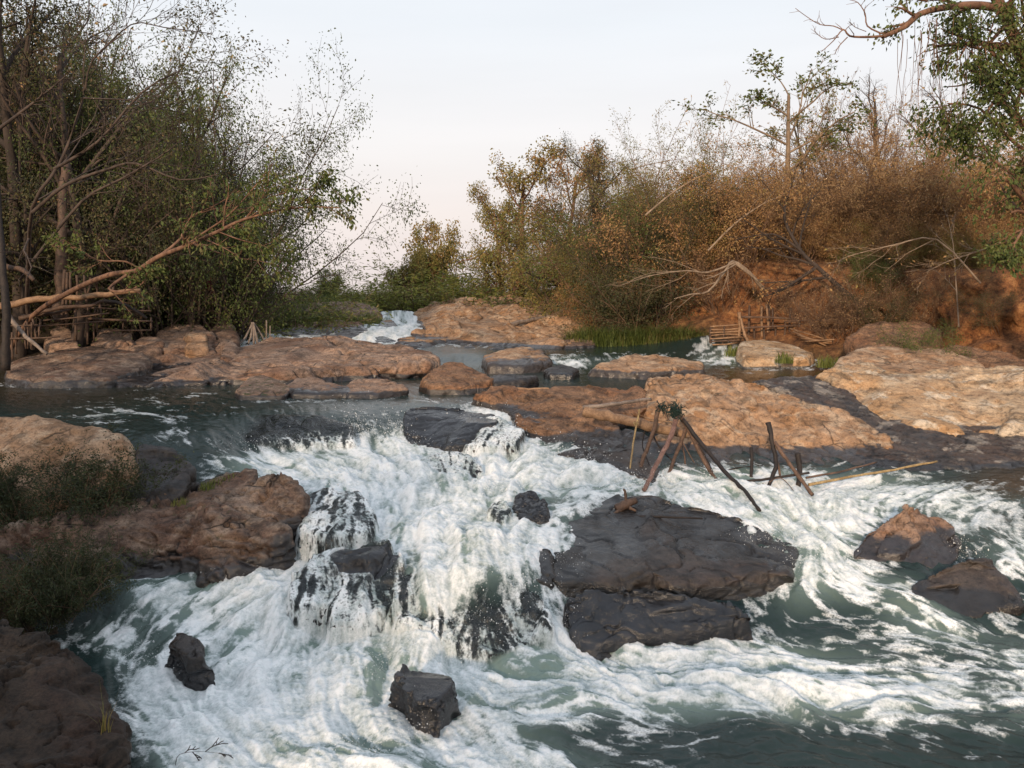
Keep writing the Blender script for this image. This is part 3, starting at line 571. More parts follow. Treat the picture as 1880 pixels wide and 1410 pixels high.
t.link(mx.outputs[0], t.out.inputs[0]); M['water'] = t.m
brown_a = np.clip(sstep(1150, 1350, U) * sstep(14, 15, Y) * sstep(18.5, 17, Y) + sstep(1700, 1850, U) * sstep(9.2, 9.8, Y) * sstep(12, 11, Y) * .8 + sstep(500, 100, U) * sstep(11.5, 13.5, Y) * sstep(20, 17, Y) * .5, 0, 1)
me = mk_mesh('water', np.stack([G(X), G(Y), G(Z)], 1), quads, attrs={'foam': G(mask), 'tex': G(np.clip(.56 + .20 * norm(pat + .8 * st2) + .10 * norm(st1) + .2 * (foam - .7), 0, 1)), 'milk': G(milk * (1 - thin)), 'thin': G(thin), 'brown': G(brown_a)}, mats=[M['water']])
water = tag(link('water', me), kind='structure')
WATER = (U, X, Y, Z, foam, thin, base); TT('water')

# ---- spray: drops thrown up where the current breaks
def octa(C, R):
    b = np.array([(1,0,0),(-1,0,0),(0,1,0),(0,-1,0),(0,0,1),(0,0,-1)], float)
    f = np.array([(0,2,4),(2,1,4),(1,3,4),(3,0,4),(2,0,5),(1,2,5),(3,1,5),(0,3,5)])
    V = (C[:, None] + b[None] * R[:, None, :]).reshape(-1, 3); T = (f[None] + (np.arange(len(C)) * 6)[:, None, None]).reshape(-1, 3); return V, T
t = NT('spray drops'); p = t.n('ShaderNodeBsdfPrincipled', Base_Color=(.82, .84, .84, 1), Roughness=.35); t.link(p.outputs[0], t.out.inputs[0]); M['spray'] = t.m
C, R = [], []
SP = [(460,825,30,.12,120),(540,825,30,.10,100),(650,790,30,.22,420),(690,800,40,.2,300),(730,795,20,.18,200),(870,790,40,.2,350),(940,800,30,.22,350),(760,815,50,.1,200),(1010,835,50,.14,300),(1090,850,40,.12,250),
 (960,820,30,.15,200),(520,960,30,.18,300),(500,1000,20,.14,200),(600,900,50,.1,150),(820,860,50,.12,300),(1130,890,60,.1,300),(1210,885,50,.12,250),(1290,880,40,.1,150),(960,1080,50,.14,300),(1040,1050,60,.12,300),(1030,1150,30,.2,300),(880,1150,90,.1,500),
 (700,1080,60,.1,300),(620,1130,50,.12,300),(740,1210,60,.14,300),(690,1240,30,.14,200),(860,1260,50,.1,250),(240,1200,40,.12,200),(280,1230,50,.12,250),(350,1215,50,.1,200),(740,1360,60,.12,250),(900,1380,40,.08,120),(1400,990,50,.1,200),(1460,1000,30,.12,200),(1560,1030,20,.1,100),
 (1760,1010,20,.12,150),(1790,1040,30,.1,120),(1480,1050,40,.1,200),(900,900,80,.1,300),(700,880,90,.1,400),(430,1060,60,.08,200),(1060,658,15,.1,40),(640,1380,90,.1,250)]
for (u, v, sp, hh, n) in SP:
    yy = hit(u, v)
    uu = u + RS.normal(size=n) * sp * .6; dv = RS.normal(size=n) * .10
    y = yy + dv; x = (uu - CU) / F * y; lv = level(x, y); ht = RS.exponential(size=n) * hh * .45
    C.append(np.stack([x, y, lv + .02 + ht], 1)); r = .0011 + RS.exponential(size=n) * .0013; r = np.minimum(r, .009) * np.clip(yy / 8, .7, 1.2)
    R.append(np.stack([r, r, r * RS.uniform(.8, 1.8, n)], 1))
V, T = octa(np.concatenate(C), np.concatenate(R))
tag(link('spray', mk_mesh('spray', V, tris=T, mats=[M['spray']])), kind='stuff', label='white spray drops thrown up over the churning falls')
TT('rocks+')
# ---------------------------------------------------------------- ground
RIV = np.array([(-3.6,-30),(-3.4,3),(-3.7,6),(-4.1,7.4),(-4.5,8.3),(-5.3,9.2),(-7,10.3),(-11,12),(-12,14),(-12,17.5),(-10.2,19.6),(-9,21.5),(-8.4,24),(-7.6,27),(-7.2,31),(-6.8,34),(-7,60),
 (-2,60),(-2.6,35.5),(1.6,33.5),(2.9,30),(2.9,27),(2.6,24.6),(4.0,22.2),(6.2,20.4),(8.3,18),(9.8,15.8),(11.8,13),(14.5,8),(14.5,-30)], float)
def river_sd(x, y):
    """distance inland from the water's edge (negative in the river)"""
    d = np.full(len(x), 1e9); ins = np.zeros(len(x), bool)
    for a, b in zip(RIV, np.roll(RIV, -1, 0)):
        e = b - a; t_ = np.clip(((x - a[0]) * e[0] + (y - a[1]) * e[1]) / (e @ e), 0, 1)
        d = np.minimum(d, np.hypot(x - a[0] - t_ * e[0], y - a[1] - t_ * e[1]))
        c = ((a[1] > y) != (b[1] > y)) & (x < (b[0] - a[0]) * (y - a[1]) / (b[1] - a[1] + 1e-12) + a[0]); ins ^= c
    return np.where(ins, -d, d)
def ground_z(x, y, detail=True):
    x = np.atleast_1d(np.asarray(x, float)); y = np.atleast_1d(np.asarray(y, float)); sd = river_sd(x, y); lv = level(x, y)
    q = np.stack([x, y, 0 * x], 1)
    sdn = sd + (.5 * fbm(q * .6, 3) if detail else 0)
    right = (x > -1) & (x > (y - 26) * .2 - 8); rgt = sstep(-.5, 2.5, x) * (y > -20)
    hr = .12 + .5 * sstep(0, 1.6, sdn) + 1.5 * sstep(1.3, 2.5, sdn) + .17 * np.clip(sdn - 2.2, 0, 7)
    hl = .10 + .55 * sstep(0, 2.0, sdn) + .09 * np.clip(sdn - 1.5, 0, 12)
    far = sstep(30, 44, y); hl = hl * (1 - .8 * far); hr = hr * (1 - far) + (.15 + .03 * np.clip(sdn, 0, 8)) * far
    h = hl + (hr - hl) * rgt
    z = np.where(sd < 0, lv - .35 * sstep(0, .8, -sd) , lv + h * sstep(0, .5, sd + .01))
    if detail: z = z + np.where(sd > 0, 1, .3) * (.10 * fbm(q * 1.5 + 3, 4) + .035 * fbm(q * 7, 3)) * np.clip(40 / (np.abs(y) + 20), .2, 1)
    dd = np.hypot(x, y); z = z * (1 - sstep(60, 140, dd)) + 2.3 * sstep(60, 140, dd)
    return z
gx = np.concatenate([-np.geomspace(1500, 18, 26), np.linspace(-17.7, 17.7, 420), np.geomspace(18, 1500, 26)])
gy = np.concatenate([-np.geomspace(900, 6, 18), np.linspace(-5.5, 34, 430), np.geomspace(34.3, 1800, 60)])
GX, GY = np.meshgrid(gx, gy); gz = ground_z(GX.ravel(), GY.ravel()).reshape(GX.shape)
# overhanging, gullied soil face: push the bank sideways a little
q = np.stack([GX.ravel(), GY.ravel(), gz.ravel()], 1); sdd = river_sd(q[:, 0], q[:, 1]).reshape(GX.shape)
amp = np.exp(-((sdd - 2.0) / 1.2) ** 2) * (np.abs(GX) < 17) * (GX > 0)
sh = (ridged(q * 1.1 + 2, 4)).reshape(GX.shape) * .75 * amp
GX2 = GX - sh * .7; GY2 = GY - sh * .5
nx, ny = len(gx), len(gy); idx = (np.arange(ny - 1)[:, None] * nx + np.arange(nx - 1)[None]).ravel()
t = NT('bank soil'); geo = t.n('ShaderNodeNewGeometry'); pos = geo.outputs['Position']
n1 = t.noise(pos, .8, 5, .6); n2 = t.noise(pos, 5, 6, .7); n3 = t.noise(pos, 30, 4, .7); bank = t.attr('bank')
soil = t.ramp(n2, [(.36, (.08, .032, .014)), (.5, (.27, .11, .04)), (.66, (.46, .23, .09))])
litter = t.ramp(n2, [(.35, (.055, .032, .018)), (.55, (.14, .082, .04)), (.7, (.22, .13, .06))])
litter = t.mix(t.ramp(n1, [(.5, 0), (.6, .5)]), litter, (.05, .06, .022))
c = t.mix(bank, litter, soil); c = t.mix(.8, c, t.ramp(n3, [(.35, .45), (.55, 1)]), 'MULTIPLY')
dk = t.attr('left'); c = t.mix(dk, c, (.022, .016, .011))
b = t.n('ShaderNodeBump', Height=t.math('ADD', n2, t.math('MULTIPLY', n3, .4)), Distance=.12, Strength=.9)
p = t.n('ShaderNodeBsdfPrincipled', Base_Color=c, Roughness=.95, Normal=b.outputs[0]); t.link(p.outputs[0], t.out.inputs[0]); M['soil'] = t.m
bankm = np.exp(-((sdd - 1.6) / 1.5) ** 2) * sstep(0, 3, GX) * sstep(34, 28, GY)
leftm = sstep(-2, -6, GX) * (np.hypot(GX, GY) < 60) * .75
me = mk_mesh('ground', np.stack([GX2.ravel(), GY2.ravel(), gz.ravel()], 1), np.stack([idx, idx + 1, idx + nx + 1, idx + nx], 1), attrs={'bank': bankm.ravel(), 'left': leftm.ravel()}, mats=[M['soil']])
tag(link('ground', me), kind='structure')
TT('ground')
# ---------------------------------------------------------------- plants: grown limbs and twigs, leaves set one by one
def wander(p, d, L, n, wob, grav, rnd):
    pts = [np.array(p, float)]; d = np.array(d, float); d /= np.linalg.norm(d); st = L / n
    for k in range(n):
        d = d + rnd.normal(size=3) * wob + np.array([0, 0, grav]); d /= np.linalg.norm(d); pts.append(pts[-1] + d * st)
    return np.array(pts)
class Plant:
    def __init__(s, seed): s.r = np.random.RandomState(seed); s.paths = {}; s.lp = []; s.ld = []
    def add(s, pts, r0, r1): s.paths.setdefault((len(pts), 6 if r0 > .02 else 3), []).append((pts, np.linspace(r0, r1, len(pts))))
    def grow(s, pts, r0, r1, lv, P_):
        """P_: per level (children, length ratio, angle, wobble, gravity, steps); leaves on the last level"""
        s.add(pts, r0, r1)
        L = np.linalg.norm(np.diff(pts, axis=0), axis=1).sum(); n = len(pts) - 1
        if lv >= len(P_['lv']):
            m = P_['leaves']; m = int(m) + (s.r.rand() < m - int(m))
            for _ in range(m):
                if s.r.rand() > P_.get('keep', 1): continue
                t_ = s.r.uniform(.15, 1) * n; i = min(int(t_), n - 1); s.lp.append(pts[i] + (pts[i + 1] - pts[i]) * (t_ - i) + s.r.normal(size=3) * P_.get('scat', .03)); s.ld.append(pts[i + 1] - pts[i])
            return
        c, ratio, ang, wob, grav, st = P_['lv'][lv]
        t0 = P_['start'][lv] if 'start' in P_ else .2
        for k in range(c):
            f = t0 + (1 - t0) * (k + s.r.rand()) / c; t_ = f * n; i = min(int(t_), n - 1); p = pts[i] + (pts[i + 1] - pts[i]) * (t_ - i)
            tg = pts[i + 1] - pts[i]; tg = tg / np.linalg.norm(tg); q = s.r.normal(size=3) * np.array([1, 1, P_.get('flat', 1)]); q -= tg * (q @ tg); q /= np.linalg.norm(q) + 1e-9
            a = math.radians(ang) * s.r.uniform(.6, 1.3); d = tg * math.cos(a) + q * math.sin(a); d[2] += P_.get('lift', .15)
            ln = L * ratio * s.r.uniform(.6, 1.25) * (1.15 - .55 * f); rr = (r0 + (r1 - r0) * f) * .62
            s.grow(wander(p, d, ln, st, wob, grav, s.r), max(rr, P_['rmin']), max(rr * .35, P_['rmin'] * .7), lv + 1, P_)
    def wood(s):
        Vs, Q = [], []; o = 0
        for (k, ns), lst in s.paths.items():
            A = np.array([a for a, _ in lst]); Rr = np.array([b for _, b in lst]); m = len(A)
            T = np.gradient(A, axis=1); T /= np.linalg.norm(T, axis=2, keepdims=True) + 1e-9
            ref = np.where(np.abs(T[..., 2:3]) > .92, np.array([1., 0, 0]), np.array([0, 0, 1.])); Bn = np.cross(T, ref); Bn /= np.linalg.norm(Bn, axis=2, keepdims=True) + 1e-9; Nn = np.cross(Bn, T)
            an = np.arange(ns) / ns * 2 * math.pi
            V = A[:, :, None] + Rr[:, :, None, None] * (Bn[:, :, None] * np.cos(an)[:, None] + Nn[:, :, None] * np.sin(an)[:, None])
            i = np.arange(m)[:, None, None] * (k * ns) + np.arange(k - 1)[None, :, None] * ns + np.arange(ns)[None, None]; j = i - np.arange(ns) + (np.arange(ns) + 1) % ns
            Q.append((np.stack([i, j, j + ns, i + ns], -1).reshape(-1, 4)) + o); Vs.append(V.reshape(-1, 3)); o += m * k * ns
        return np.concatenate(Vs), np.concatenate(Q)
    def leafmesh(s, L, W, droop=.5, along=.6, jit=.5):
        Pp = np.array(s.lp); D = np.array(s.ld); n = len(Pp); r = s.r
        D /= np.linalg.norm(D, axis=1)[:, None] + 1e-9; D = D * along + r.normal(size=(n, 3)) * jit; D[:, 2] -= droop; D /= np.linalg.norm(D, axis=1)[:, None] + 1e-9
        S = np.cross(D, r.normal(size=(n, 3))); S /= np.linalg.norm(S, axis=1)[:, None] + 1e-9; U_ = np.cross(S, D)
        sz = r.uniform(.6, 1.35, n)[:, None]; l = L * sz; w = W * sz
        V = np.stack([Pp, Pp + D * l * .45 + S * w * .5 + U_ * w * .15, Pp + D * l - U_ * l * .1, Pp + D * l * .45 - S * w * .5 + U_ * w * .15], 1).reshape(-1, 3)
        return V, np.arange(n * 4).reshape(-1, 4), np.repeat(r.rand(n), 4)
def leaf_mat(name, cols, trans=.22, spread=.12):
    t = NT(name); r = t.attr('tint'); oi = t.n('ShaderNodeObjectInfo').outputs['Random']; co = t.n('ShaderNodeTexCoord').outputs['Object']
    f = t.math('ADD', t.math('MULTIPLY', r, .5), t.math('MULTIPLY', t.math('SUBTRACT', t.noise(co, 1.3, 3), .5), 1.3)); f = t.math('ADD', f, .25); f = t.math('ADD', f, t.math('MULTIPLY', t.math('SUBTRACT', oi, .5), spread * 2))
    n = len(cols); c = t.ramp(f, [((k + .5) / n, x) for k, x in enumerate(cols)])
    d = t.n('ShaderNodeBsdfPrincipled', Base_Color=c, Roughness=.65); tr = t.n('ShaderNodeBsdfTranslucent', Color=c)
    mx = t.n('ShaderNodeMixShader', Fac=trans); t.link(d.outputs[0], mx.inputs[1]); t.link(tr.outputs[0], mx.inputs[2]); t.link(mx.outputs[0], t.out.inputs[0]); return t.m
def bark_mat(name, a, b, sc_=8):
    t = NT(name); co = t.n('ShaderNodeTexCoord').outputs['Object']; n = t.noise(t.scaled(co, (1, 1, .35)), sc_, 5, .7); c = t.ramp(n, [(.35, a), (.65, b)])
    bm_ = t.n('ShaderNodeBump', Height=n, Distance=.02, Strength=.7); p = t.n('ShaderNodeBsdfPrincipled', Base_Color=c, Roughness=.85, Normal=bm_.outputs[0]); t.link(p.outputs[0], t.out.inputs[0]); return t.m
M['l_green'] = leaf_mat('green leaves', [(.03,.045,.010), (.065,.095,.018), (.11,.14,.028), (.13,.11,.035)])
M['l_dark'] = leaf_mat('dark olive leaves', [(.028,.038,.012), (.060,.064,.020), (.095,.085,.030), (.13,.075,.035)])
M['l_olive'] = leaf_mat('yellow green leaves', [(.09,.10,.022), (.18,.17,.04), (.27,.21,.06), (.30,.17,.06)])
M['l_rust'] = leaf_mat('rust brown leaves', [(.17,.085,.036), (.34,.185,.075), (.44,.27,.115), (.32,.25,.08)])
M['l_dry'] = leaf_mat('dry tan leaves', [(.22,.125,.06), (.36,.22,.105), (.46,.31,.16), (.32,.25,.10)])
M['l_grass'] = leaf_mat('fresh grass', [(.06,.085,.018), (.11,.145,.03), (.18,.20,.045), (.24,.20,.07)])
M['l_bright'] = leaf_mat('bright yellow green leaves', [(.14,.17,.03), (.22,.25,.05), (.30,.29,.07), (.33,.27,.09)], trans=.4)
M['l_dgrass'] = leaf_mat('dark bank grass', [(.014,.022,.007), (.028,.042,.011), (.045,.058,.016), (.06,.05,.02)])
M['b_grey'] = bark_mat('grey brown bark', (.03,.021,.017), (.10,.07,.055))
M['b_pale'] = bark_mat('pale bark', (.13,.09,.06), (.33,.25,.18))
M['b_dark'] = bark_mat('dark bark', (.02,.014,.011), (.06,.042,.032))
M['b_red'] = bark_mat('reddish bark', (.09,.045,.028), (.26,.145,.09))
M['b_twig'] = bark_mat('dry twigs', (.12,.07,.045), (.24,.15,.095))
def build(pl, wood_mat, leaf_m, L=.06, W=.03, droop=.5, along=.6, jit=.5, names=('trunk', 'crown')):
    V, Q = pl.wood(); a = mk_mesh(names[0], V, Q, mats=[M[wood_mat]]); b = None
    if len(pl.lp):
        V, Q, tnt = pl.leafmesh(L, W, droop, along, jit); b = mk_mesh(names[1], V, Q, smooth=False, attrs={'tint': tnt}, mats=[M[leaf_m]])
    zz = np.array([p[-1, 2] for (k_, n_), l in pl.paths.items() if n_ == 3 for p, _ in l] or [p[-1, 2] for l in pl.paths.values() for p, _ in l]); zs = np.percentile(zz, 98)
    return a, b, zs, names
PROTO = {}
def bush(key, seed, n, H, P_, wood_mat, leaf_m, base_r=.25, r0=.03, spread=.5, wob=.12, grav=0.0, st=7, **kw):
    pl = Plant(seed)
    for k in range(n):
        a = pl.r.uniform(0, 2 * math.pi); rr = base_r * math.sqrt(pl.r.rand()); d = (math.cos(a) * spread * pl.r.uniform(.2, 1), math.sin(a) * spread * pl.r.uniform(.2, 1), 1)
        pl.grow(wander((rr * math.cos(a), rr * math.sin(a), -.15), d, H * pl.r.uniform(.65, 1.15), st, wob, grav, pl.r), r0 * pl.r.uniform(.6, 1.1), r0 * .25, 0, P_)
    PROTO[key] = build(pl, wood_mat, leaf_m, **kw)
bush('thicket_rust', 1, 16, 3.2, dict(lv=[(8, .34, 50, .16, -.02, 4), (5, .45, 50, .2, -.05, 3)], leaves=22, scat=.12, rmin=.004, start=[.12, .1]), 'b_twig', 'l_rust', L=.055, W=.024, spread=.8, base_r=.5, r0=.022, st=6)
bush('thicket_green', 2, 14, 3.0, dict(lv=[(8, .36, 50, .16, -.02, 4), (5, .45, 50, .2, -.05, 3)], leaves=26, scat=.12, rmin=.004, start=[.12, .1]), 'b_twig', 'l_olive', L=.058, W=.028, spread=.8, base_r=.5, r0=.022, st=6)
bush('feathery_dry', 3, 46, 3.6, dict(lv=[(16, .26, 48, .14, -.07, 4)], leaves=26, scat=.06, rmin=.0035, start=[.15]), 'b_twig', 'l_dry', L=.07, W=.018, spread=.7, base_r=.35, r0=.015, wob=.07, grav=-.07, st=8)
bush('bare_brush', 4, 30, 3.2, dict(lv=[(9, .38, 42, .14, 0, 4), (6, .5, 40, .2, 0, 3)], leaves=1.5, scat=.03, rmin=.0032, start=[.15, .1], lift=.25), 'b_twig', 'l_dry', L=.06, W=.03, spread=.7, base_r=.4, r0=.02)
bush('arching_cane', 5, 9, 4.6, dict(lv=[(22, .09, 60, .1, -.03, 3)], leaves=2.5, scat=.02, rmin=.0035, start=[.3]), 'b_twig', 'l_dry', L=.08, W=.018, spread=.45, base_r=.25, r0=.016, wob=.03, grav=-.13, st=12)
bush('low_shrub', 6, 22, 1.3, dict(lv=[(9, .42, 45, .16, 0, 3)], leaves=18, scat=.06, rmin=.003, start=[.1]), 'b_twig', 'l_grass', L=.075, W=.022, spread=1.0, base_r=.4, r0=.009, st=4)
bush('tall_thicket', 8, 20, 5.0, dict(lv=[(10, .34, 50, .16, -.01, 5), (7, .45, 50, .2, -.03, 3)], leaves=22, scat=.14, rmin=.004, start=[.1, .1]), 'b_grey', 'l_dark', L=.055, W=.027, spread=.65, base_r=.8, r0=.03)
bush('clump_tree', 9, 9, 5.0, dict(lv=[(12, .34, 55, .16, -.01, 5), (7, .45, 50, .2, -.06, 3)], leaves=20, scat=.20, rmin=.008, start=[.12, .1]), 'b_grey', 'l_green', L=.17, W=.09, spread=.5, base_r=.5, r0=.05, droop=.7)
bush('dark_shrub', 7, 16, 2.6, dict(lv=[(9, .4, 50, .16, -.02, 4), (5, .45, 50, .2, -.04, 3)], leaves=16, scat=.09, rmin=.004, start=[.08, .1]), 'b_dark', 'l_dark', L=.075, W=.04, spread=.8, base_r=.5, r0=.02)
def tree(key, seed, H, r0, P_, wood_mat, leaf_m, lean=(0, 0), wob=.08, **kw):
    pl = Plant(seed); pl.grow(wander((0, 0, -.3), (lean[0], lean[1], 1), H * .8, 9, wob, .02, pl.r), r0, r0 * .35, 0, P_); PROTO[key] = build(pl, wood_mat, leaf_m, **kw)
tree('broad_tree', 10, 6.5, .14, dict(lv=[(11, .5, 55, .14, .02, 6), (8, .42, 48, .18, 0, 4), (6, .45, 45, .2, -.03, 3)], leaves=18, scat=.08, rmin=.005, start=[.25, .2, .15]), 'b_grey', 'l_green', L=.055, W=.027, droop=.7)
tree('mixed_tree', 11, 6.5, .13, dict(lv=[(12, .5, 60, .14, .01, 6), (9, .42, 50, .18, 0, 4), (6, .45, 48, .2, -.02, 3)], leaves=18, scat=.10, rmin=.005, start=[.15, .15, .1]), 'b_dark', 'l_dark', L=.052, W=.025, droop=.5)
tree('bare_tree', 12, 6.0, .10, dict(lv=[(12, .5, 45, .13, .02, 6), (9, .45, 40, .17, .01, 5), (7, .5, 38, .2, 0, 4)], leaves=.35, scat=.03, rmin=.004, start=[.25, .15, .1], lift=.2), 'b_grey', 'l_rust', L=.04, W=.02)
tree('open_tree', 13, 4.8, .08, dict(lv=[(8, .55, 50, .14, .03, 6), (8, .38, 45, .18, .02, 4), (5, .45, 45, .2, 0, 3)], leaves=5, scat=.05, rmin=.0045, start=[.5, .35, .3]), 'b_pale', 'l_olive', L=.08, W=.04, droop=.2)
tree('yellow_tree', 14, 5.2, .11, dict(lv=[(13, .5, 65, .14, 0, 6), (8, .45, 50, .18, -.02, 4), (6, .45, 48, .2, -.05, 3)], leaves=11, scat=.10, rmin=.0045, start=[.1, .15, .1]), 'b_red', 'l_olive', L=.085, W=.045, droop=.6)
def put(key, loc, label, cat, name, group=None, rz=0, s=1.0, leaf=None, sz=None):
    a, b, H, nm = PROTO[key]; e = empty(name, loc, rz, s)
    if sz: e.scale = (s, s, sz)
    link(nm[0], a, e)
    if b:
        o = link(nm[1], b, e)
        if leaf: o.material_slots[0].link = 'OBJECT'; o.material_slots[0].material = M[leaf]
    return tag(e, label, cat, group)
def at(key, u, Y, vtop, label, cat, name, group=None, wide=1.0, leaf=None, rz=None):
    """stand a plant at photo column u, distance Y, tall enough to reach row vtop"""
    x = (u - CU) / F * Y; zg = float(ground_z(x, Y)[0]) - .08; zt = HC - (vtop - HV) / F * Y; s = (zt - zg) / PROTO[key][2]
    if s > 1.6 and key in ('dark_shrub', 'thicket_rust', 'thicket_green') and Y < 33: key = 'tall_thicket'; s = (zt - zg) / PROTO[key][2]; wide = min(wide, 1.4) * .68
    return put(key, (x, Y, zg), label, cat, name, group, RS.uniform(0, 6.28) if rz is None else rz, s * wide, leaf, s)
TT('protos')
GR = 'brush and trees on the right bank'; GL = 'trees and brush on the left bank'
# right bank, from the far end towards the camera
for a in [
 ('yellow_tree', 950, 35.5, 280, 'yellow green tree at the left end of the right bank thicket, over the far shelf', 'tree', 'leafy_tree', 1.0, 'l_olive'),
 ('yellow_tree', 1030, 34.5, 272, 'tall yellow and rust tree second from the left end of the right bank thicket', 'tree', 'leafy_tree', .9, 'l_rust'),
 ('yellow_tree', 925, 36, 345, 'lower olive tree at the very left tip of the right bank thicket', 'tree', 'leafy_tree', .85, 'l_olive'),
 ('tall_thicket', 960, 35.5, 400, 'golden green bush under the two yellow trees', 'bush', 'leafy_bush', .8, 'l_olive'),
 ('mixed_tree', 1110, 28, 258, 'dark vine covered tree behind the yellow trees on the right bank', 'tree', 'vine_covered_tree', .8, 'l_dark'),
 ('thicket_green', 1080, 28, 410, 'bright yellow green bush spilling down beside the far rock shelf', 'bush', 'leafy_bush', 1.2, None),
 ('thicket_green', 1140, 26, 385, 'green bush on the bank above the grass strip', 'bush', 'leafy_bush', 1.3, 'l_green'),
 ('thicket_green', 1180, 23.4, 320, 'tall green and tan bush in the middle of the right bank', 'bush', 'leafy_bush', 1.05, None),
 ('thicket_rust', 1085, 32, 330, 'rust brown bush between the yellow tree and the dark vine tree', 'bush', 'dry_bush', 1.1, None),
 ('feathery_dry', 1235, 25, 222, 'vine draped rounded mound of brush rising above the middle of the right bank', 'bush', 'feathery_brush', .85, 'l_olive'),
 ('thicket_rust', 1250, 23.5, 330, 'dense brown brush below the rounded vine mound', 'bush', 'dry_bush', 1.1, None),
 ('thicket_green', 1290, 24, 400, 'mixed green and brown bush above the stick pen', 'bush', 'leafy_bush', 1.2, None),
 ('arching_cane', 1300, 25.5, 165, 'tall bare canes arching against the sky beside the vine mound', 'bamboo', 'arching_canes', .8, None),
 ('arching_cane', 1130, 27, 230, 'thin bare canes curving over the dark vine tree', 'bamboo', 'arching_canes', .9, None),
 ('arching_cane', 1340, 24.5, 230, 'single clump of bare canes left of the open crowned tree', 'bamboo', 'arching_canes', .7, None),
 ('open_tree', 1425, 23.5, 118, 'slim tree with an open green crown standing above the brush', 'tree', 'slim_tree', 1.15, 'l_green'),
 ('open_tree', 1480, 24.5, 180, 'smaller slim tree just right of the open crowned tree', 'tree', 'slim_tree', .9, 'l_olive'),
 ('thicket_rust', 1370, 23, 270, 'brown brush mass under the open crowned tree', 'bush', 'dry_bush', 1.05, None),
 ('feathery_dry', 1470, 22.5, 270, 'feathery orange brown brush right of the open crowned tree', 'bush', 'feathery_brush', 1.0, None),
 ('bare_brush', 1570, 25, 165, 'leafless pale brush against the sky in the upper right', 'bush', 'bare_brush', .9, None),
 ('bare_tree', 1620, 26, 130, 'bare twiggy tree against the sky behind the right bank brush', 'tree', 'bare_tree', .9, None),
 ('bare_tree', 1720, 25, 150, 'bare twiggy tree under the hanging vines, right of the other bare tree', 'tree', 'bare_tree', .9, None),
 ('bare_brush', 1680, 23.5, 215, 'leafless brush right of centre on the top of the right bank', 'bush', 'bare_brush', 1.0, None),
 ('feathery_dry', 1590, 22.5, 225, 'rounded orange brown feathery brush below the bare tree', 'bush', 'feathery_brush', 1.05, None),
 ('feathery_dry', 1690, 21.5, 260, 'wide feathery orange brush on the right part of the bank', 'bush', 'feathery_brush', 1.15, None),
 ('thicket_rust', 1770, 20.5, 250, 'dense brown brush below the green vine tree', 'bush', 'dry_bush', 1.1, None),
 ('feathery_dry', 1850, 20, 230, 'feathery brown brush at the right edge of the photo', 'bush', 'feathery_brush', 1.1, None),
 ('thicket_rust', 1950, 19, 210, 'brown brush cut by the right edge of the photo', 'bush', 'dry_bush', 1.1, None),
 ('thicket_rust', 1420, 22.8, 400, 'low brown brush on the bank above the left part of the stick pen', 'bush', 'dry_bush', 1.2, None),
 ('thicket_rust', 1520, 22.4, 380, 'low rust brush above the bare soil patch', 'bush', 'dry_bush', 1.25, None),
 ('feathery_dry', 1560, 21.8, 400, 'feathery brush drooping over the bare soil patch', 'bush', 'feathery_brush', 1.2, 'l_rust'),
 ('bare_brush', 1610, 20.8, 410, 'leafless brush hanging over the soil bank right of the bare soil patch', 'bush', 'bare_brush', 1.2, None),
 ('thicket_rust', 1650, 20.8, 380, 'brown brush half way up the bank behind the pale ochre rocks', 'bush', 'dry_bush', 1.2, None),
 ('thicket_green', 1600, 20.3, 455, 'small fresh green bush hanging on the soil bank', 'bush', 'leafy_bush', 1.1, 'l_green'),
 ('thicket_rust', 1760, 19.8, 360, 'brown brush on the bank near the right edge, lower row', 'bush', 'dry_bush', 1.2, None),
 ('bare_brush', 1820, 18.8, 400, 'leafless brush low on the bank near the right edge', 'bush', 'bare_brush', 1.2, None),
 ('thicket_rust', 1880, 18.4, 370, 'brown brush at the right edge, lowest row', 'bush', 'dry_bush', 1.2, None),
 ('thicket_green', 1700, 16.4, 600, 'small dark green bush at the foot of the right soil bank', 'bush', 'leafy_bush', 1.0, 'l_green'),
 ('bare_brush', 1330, 22.3, 440, 'leafless pale brush reaching down beside the stick pen', 'bush', 'bare_brush', 1.2, None),
 ('thicket_green', 1180, 22.9, 480, 'dark green bush hanging over the grass strip', 'bush', 'leafy_bush', 1.4, 'l_dark'),
 ('thicket_rust', 1110, 25, 500, 'low rust coloured bush above the left end of the grass strip', 'bush', 'dry_bush', 1.3, None),
 ('feathery_dry', 1400, 24, 300, 'tan feathery brush behind the pale fallen branches', 'bush', 'feathery_brush', 1.1, None),
 ('thicket_green', 1350, 24, 350, 'olive bush in front of the tan feathery brush', 'bush', 'leafy_bush', .9, None)]:
    at(a[0], a[1], a[2], a[3], a[4], a[5], a[6], GR, a[7], a[8])
